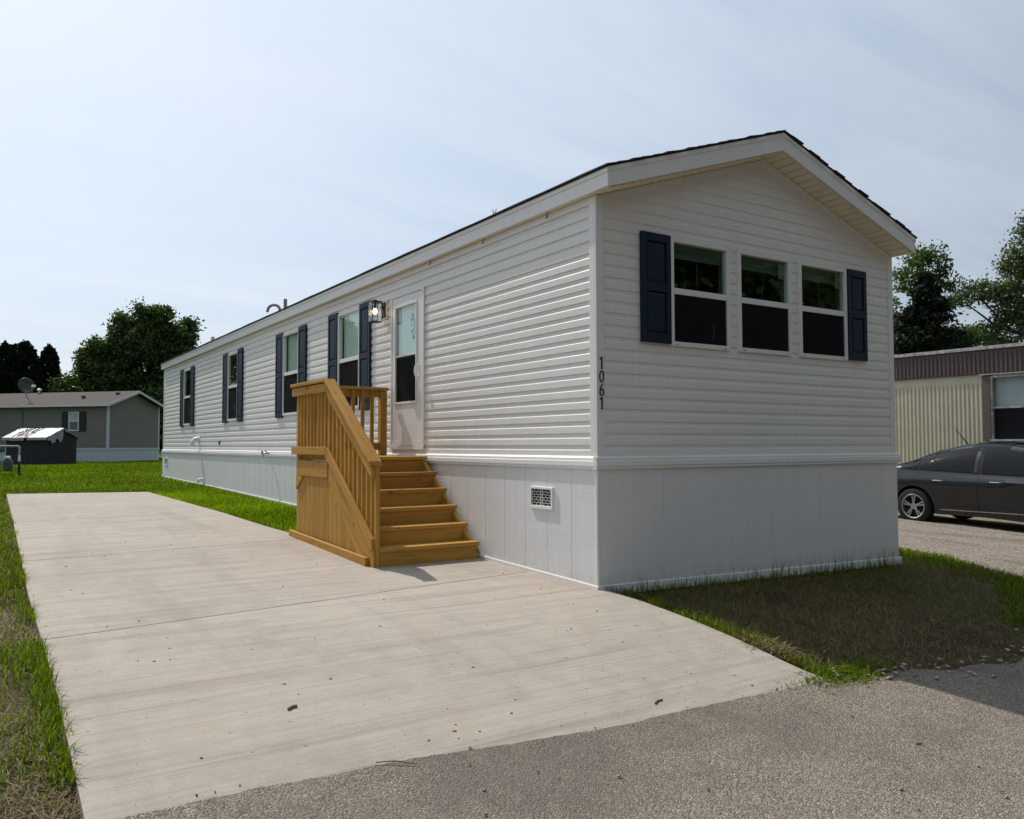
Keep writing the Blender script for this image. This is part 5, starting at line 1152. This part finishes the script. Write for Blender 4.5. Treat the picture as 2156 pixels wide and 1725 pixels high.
# strip left of the driveway
n = 70000; x, y = rect(n, -6.2, -3.9, -2.6, 13.2); lim = np.array([xl(v) for v in y]); k = x < lim-0.0+0.02*rng.normal(size=n)
ns = vnoise(x, y, 1.6, 5); bare = np.where(y < -1.55, 0.72, np.where(np.abs(y-1.05) < 0.55, 0.75, np.where(y < 0.4, 0.38, 0.12))); k &= (ns > bare-0.1*rng.normal(size=n)) | ((lim-x < 0.12) & (rng.uniform(0, 1, n) < 0.5))
x, y = x[k], y[k]; blades(x, y, rng.uniform(0.03, 0.085, len(x))*(0.6+0.8*vnoise(x, y, 3.0, 77)), np.where(y < 3, 0.0055, 0.006+0.0008*y), bcol(len(x), 0.85, x, y), lean=1.0)
n = 2600; y = rng.uniform(-1.6, 4.0, n); lim = np.array([xl(v) for v in y]); x = lim-np.abs(rng.normal(0, 0.06, n)); k = vnoise(x*0, y, 2.2, 8) > 0.35; x, y = x[k], y[k]
blades(x, y, rng.uniform(0.05, 0.13, len(x)), np.full(len(x), 0.006), bcol(len(x), 0.92, x, y), lean=1.0)
# shaded front lawn: dense by the skirting and the driveway edge, thin elsewhere
def re_(x): return road_edge(x)
n = 60000; x, y = rect(n, 0.03, 5.4, -3.0, -0.04); ge = np.interp(y, [a for a, b in GE], [b for a, b in GE])
wgt = 0.04+0.75*np.exp(-(-y)/0.18)+0.55*np.exp(-(x-0.04)/0.16)+0.7*np.exp(-np.abs(ge-x)/0.20)+0.22*np.clip((vnoise(x, y, 1.7, 12)-0.45)*4, 0, 1)*np.clip(1+y/1.4, 0, 1)
k = (rng.uniform(0, 1.35, n) < wgt) & (y > re_(x)+0.02*rng.normal(size=n)) & (x < ge+0.08*rng.normal(size=n)); x, y, g_ = x[k], y[k], ge[k]
blades(x, y, rng.uniform(0.02, 0.06, len(x))*(1+1.2*np.exp(y/0.10)+0.8*np.exp(-np.abs(x-0.05)/0.15)+0.8*np.exp(-np.abs(g_-x)/0.3)), np.full(len(x), 0.006), bcol(len(x), 0.78, x, y), zoff=-0.058, lean=0.9)
n = 9000; x, y = rect(n, 0.05, 4.9, -2.5, -0.05); k = (y > re_(x)) & (x < np.interp(y, [a for a, b in GE], [b for a, b in GE])); x, y = x[k], y[k]; blades(x, y, rng.uniform(0.015, 0.05, len(x)), np.full(len(x), 0.005), bcol(len(x), 0.35, x, y)*0.7, zoff=-0.06, lean=1.5)
n = 260; x = rng.uniform(0.15, 4.0, n); y = -np.abs(rng.normal(0.05, 0.03, n))-0.04; blades(x, y, rng.uniform(0.06, 0.17, n)*(0.4+vnoise(x, y, 2.5, 9)), np.full(n, 0.005), bcol(n, 0.9), lean=0.5)
n = 1500; x = 0.05+np.abs(rng.normal(0, 0.10, n)); y = rng.uniform(-2.2, -0.5, n); blades(x, y, rng.uniform(0.04, 0.12, n)*(0.4+0.9*vnoise(x, y, 4, 19)), np.full(n, 0.0055), bcol(n, 0.8), lean=1.3)
n = 1500; x = 0.22+0.22*rng.normal(size=n); y = -2.17+0.07*rng.normal(size=n)+0.02*x; blades(x, y, rng.uniform(0.04, 0.10, n), np.full(n, 0.008), bcol(n, 0.9), lean=1.5)
# grass beside the far side of the home along the gravel
n = 9000; y = rng.uniform(-2.0, 9.0, n); ge = np.interp(y, [a for a, b in GE], [b for a, b in GE]); x = ge-np.abs(rng.normal(0, 0.26, n)); k = (x > 4.24) | (y < -0.05); x, y = x[k], y[k]
blades(x, y, rng.uniform(0.03, 0.10, len(x))*(0.5+0.8*vnoise(x, y, 2.3, 55)), np.full(len(x), 0.011), bcol(len(x), 0.9, x, y), lean=1.1)
def flush(name, V, C, mat, label, cat):
    V, C = np.concatenate(V), np.concatenate(C); m_ = len(V)//5; b = (np.arange(m_)*5)[:, None]
    L_ = np.concatenate([b+np.array([[0, 1, 2, 3]]), b+np.array([[3, 2, 4]])], 1).ravel(); fn = np.tile([4, 3], m_)
    o = fast_mesh(name, V, fn, L_, mat, C, kind='stuff'); tag(o, label, cat)
flush('grass', BV, BC, 'blade', 'green lawn grass growing round the driveway and the homes', 'grass')
# straw and dead stalks lying on the ground
SV, SC = [], []
def straw(n, x, y, ln, w, zoff=-0.045):
    a = rng.uniform(0, 2*np.pi, n); d = np.stack([np.cos(a), np.sin(a)], 1); sd_ = np.stack([-d[:, 1], d[:, 0]], 1); l_ = (ln*rng.uniform(0.4, 1.3, n))[:, None]; wv = w*0.5
    b = np.stack([x, y], 1); e = b+d*l_; z0 = gz(x, y)+zoff+rng.uniform(0, 0.03, n); z1 = gz(e[:, 0], e[:, 1])+zoff+rng.uniform(0.0, 0.06, n); mid = (b+e)/2+sd_*rng.normal(0, 0.05, (n, 1))*l_; zm = (z0+z1)/2+rng.uniform(0, 0.025, n)
    P3 = lambda xy, z: np.concatenate([xy, z[:, None]], 1)
    V = np.stack([P3(b-sd_*wv, z0), P3(b+sd_*wv, z0), P3(mid+sd_*wv, zm), P3(mid-sd_*wv, zm), P3(e, z1)], 1).reshape(-1, 3)
    c = np.array([0.28, 0.21, 0.105])*rng.uniform(0.25, 1.15, (n, 1)); SV.append(V); SC.append(np.repeat(c, 5, axis=0))
n = 22000; x, y = rect(n, 0.1, 5.0, -2.7, -0.15); k = (rng.uniform(0, 1, n) < 0.15+0.85*np.exp(-((y+1.75)/0.45)**2)*np.exp(-((x-1.2)/1.0)**2)+0.25*vnoise(x, y, 1.3, 31)) & (y > re_(x)-0.05); x, y = x[k], y[k]; straw(len(x), x, y, 0.10, 0.0026)
n = 5200; y = np.where(rng.uniform(0, 1, n) < 0.5, rng.normal(1.05, 0.35, n), rng.normal(-1.5, 0.5, n)); x = -3.98-np.abs(rng.normal(0, 0.5, n)); straw(n, x, y, 0.13, 0.0026, -0.055)
n = 420; x = 0.13+0.07*rng.normal(size=n); y = -1.62+0.10*rng.normal(size=n); straw(n, x, y, 0.14, 0.005, -0.03)
n = 900; y = rng.uniform(-2.2, 12, n); x = np.array([xl(v) for v in y])-np.abs(rng.normal(0, 0.08, n)); straw(n, x, y, 0.08, 0.004)
flush('dry_straw', SV, SC, 'straw', 'dry straw and dead stalks lying on the bare soil', 'straw')
# grit, pebbles and bark crumbs on the concrete and the asphalt
def grit(n, xf, yf, smin, smax, name, mat, label):
    ico = np.array([(0, 0, 1), (0.9, 0, 0.45), (0.28, 0.85, 0.45), (-0.72, 0.53, 0.45), (-0.72, -0.53, 0.45), (0.28, -0.85, 0.45), (0.5, 0.5, 0), (-0.5, 0.5, 0), (-0.5, -0.5, 0), (0.5, -0.5, 0)])
    V, Lp, fn = [], [], []; F = [(0, 1, 2), (0, 2, 3), (0, 3, 4), (0, 4, 5), (0, 5, 1), (1, 6, 2), (2, 7, 3), (3, 8, 4), (4, 9, 5), (5, 9, 1), (1, 9, 6), (2, 6, 7), (3, 7, 8), (4, 8, 9)]
    for i in range(n):
        x, y = xf(), yf(); s = smin+(smax-smin)*rng.uniform()**3.2; a = rng.uniform(0, 6.28); st_ = rng.uniform(1.0, 2.2)
        p = ico*np.array([s*st_, s, s*0.8])*rng.uniform(0.75, 1.25, (10, 1)); q = np.stack([p[:, 0]*math.cos(a)-p[:, 1]*math.sin(a)+x, p[:, 0]*math.sin(a)+p[:, 1]*math.cos(a)+y, p[:, 2]+G(x, y)-0.001], 1)
        b = len(V)*10; V.append(q); Lp += [b+j for f_ in F for j in f_]; fn += [3]*len(F)
    o = fast_mesh(name, np.concatenate(V), fn, Lp, mat, None, kind='stuff'); tag(o, label, 'pebbles')
u = rng.uniform
grit(330, lambda: u(-3.8, 0.0), lambda: -2.15+4.2*u()**1.6, 0.002, 0.0075, 'pebbles', 'stone', 'dark grit and bark crumbs scattered on the pale driveway')
grit(60, lambda: u(-3.7, -1.3), lambda: u(2.0, 10.0), 0.004, 0.009, 'pebbles', 'stone', 'dark crumbs on the far part of the driveway')
grit(160, lambda: u(-3.6, 4.5), lambda: -2.35-1.9*u(), 0.003, 0.010, 'road_grit', 'stone', 'dark crumbs scattered on the asphalt road')
grit(45, lambda: u(-3.0, 4.0), lambda: -2.3-1.6*u(), 0.004, 0.010, 'road_grit', 'pale_debris', 'pale stone chips scattered on the asphalt road')
grit(90, lambda: u(-0.02, 0.05), lambda: u(0.9, 1.75), 0.004, 0.016, 'soil_crumbs', 'stone', 'soil crumbs along the foot of the skirting beside the steps')
ex = rng.uniform(0.1, 6.0, 700); ei = iter(ex); ey = iter(road_edge(ex)+rng.normal(0, 0.14, 700)-0.03)
grit(700, lambda: float(next(ei)), lambda: float(next(ey)), 0.004, 0.018, 'edge_stones', 'pale_debris', 'loose grit along the soft edge between shaded lawn and road')
def stick(p, q, r_, mat='stone'):
    return MB().tube([(p[0], p[1], G(*p)+r_), ((p[0]+q[0])/2, (p[1]+q[1])/2+0.01, G(*p)+r_*1.4), (q[0], q[1], G(*q)+r_)], r_, 6).build('stick', mat)
tag(stick((-3.02, -1.33), (-2.97, -1.31), 0.007), 'short dark stick lying in the middle of the near driveway slab', 'stick')
tag(stick((-2.84, -1.97), (-2.68, -2.06), 0.0025), 'thin curved twig across the seam between driveway and road', 'stick')
tag(stick((-1.25, -2.02), (-1.18, -2.0), 0.005), 'small dark stick near the road edge of the driveway', 'stick')
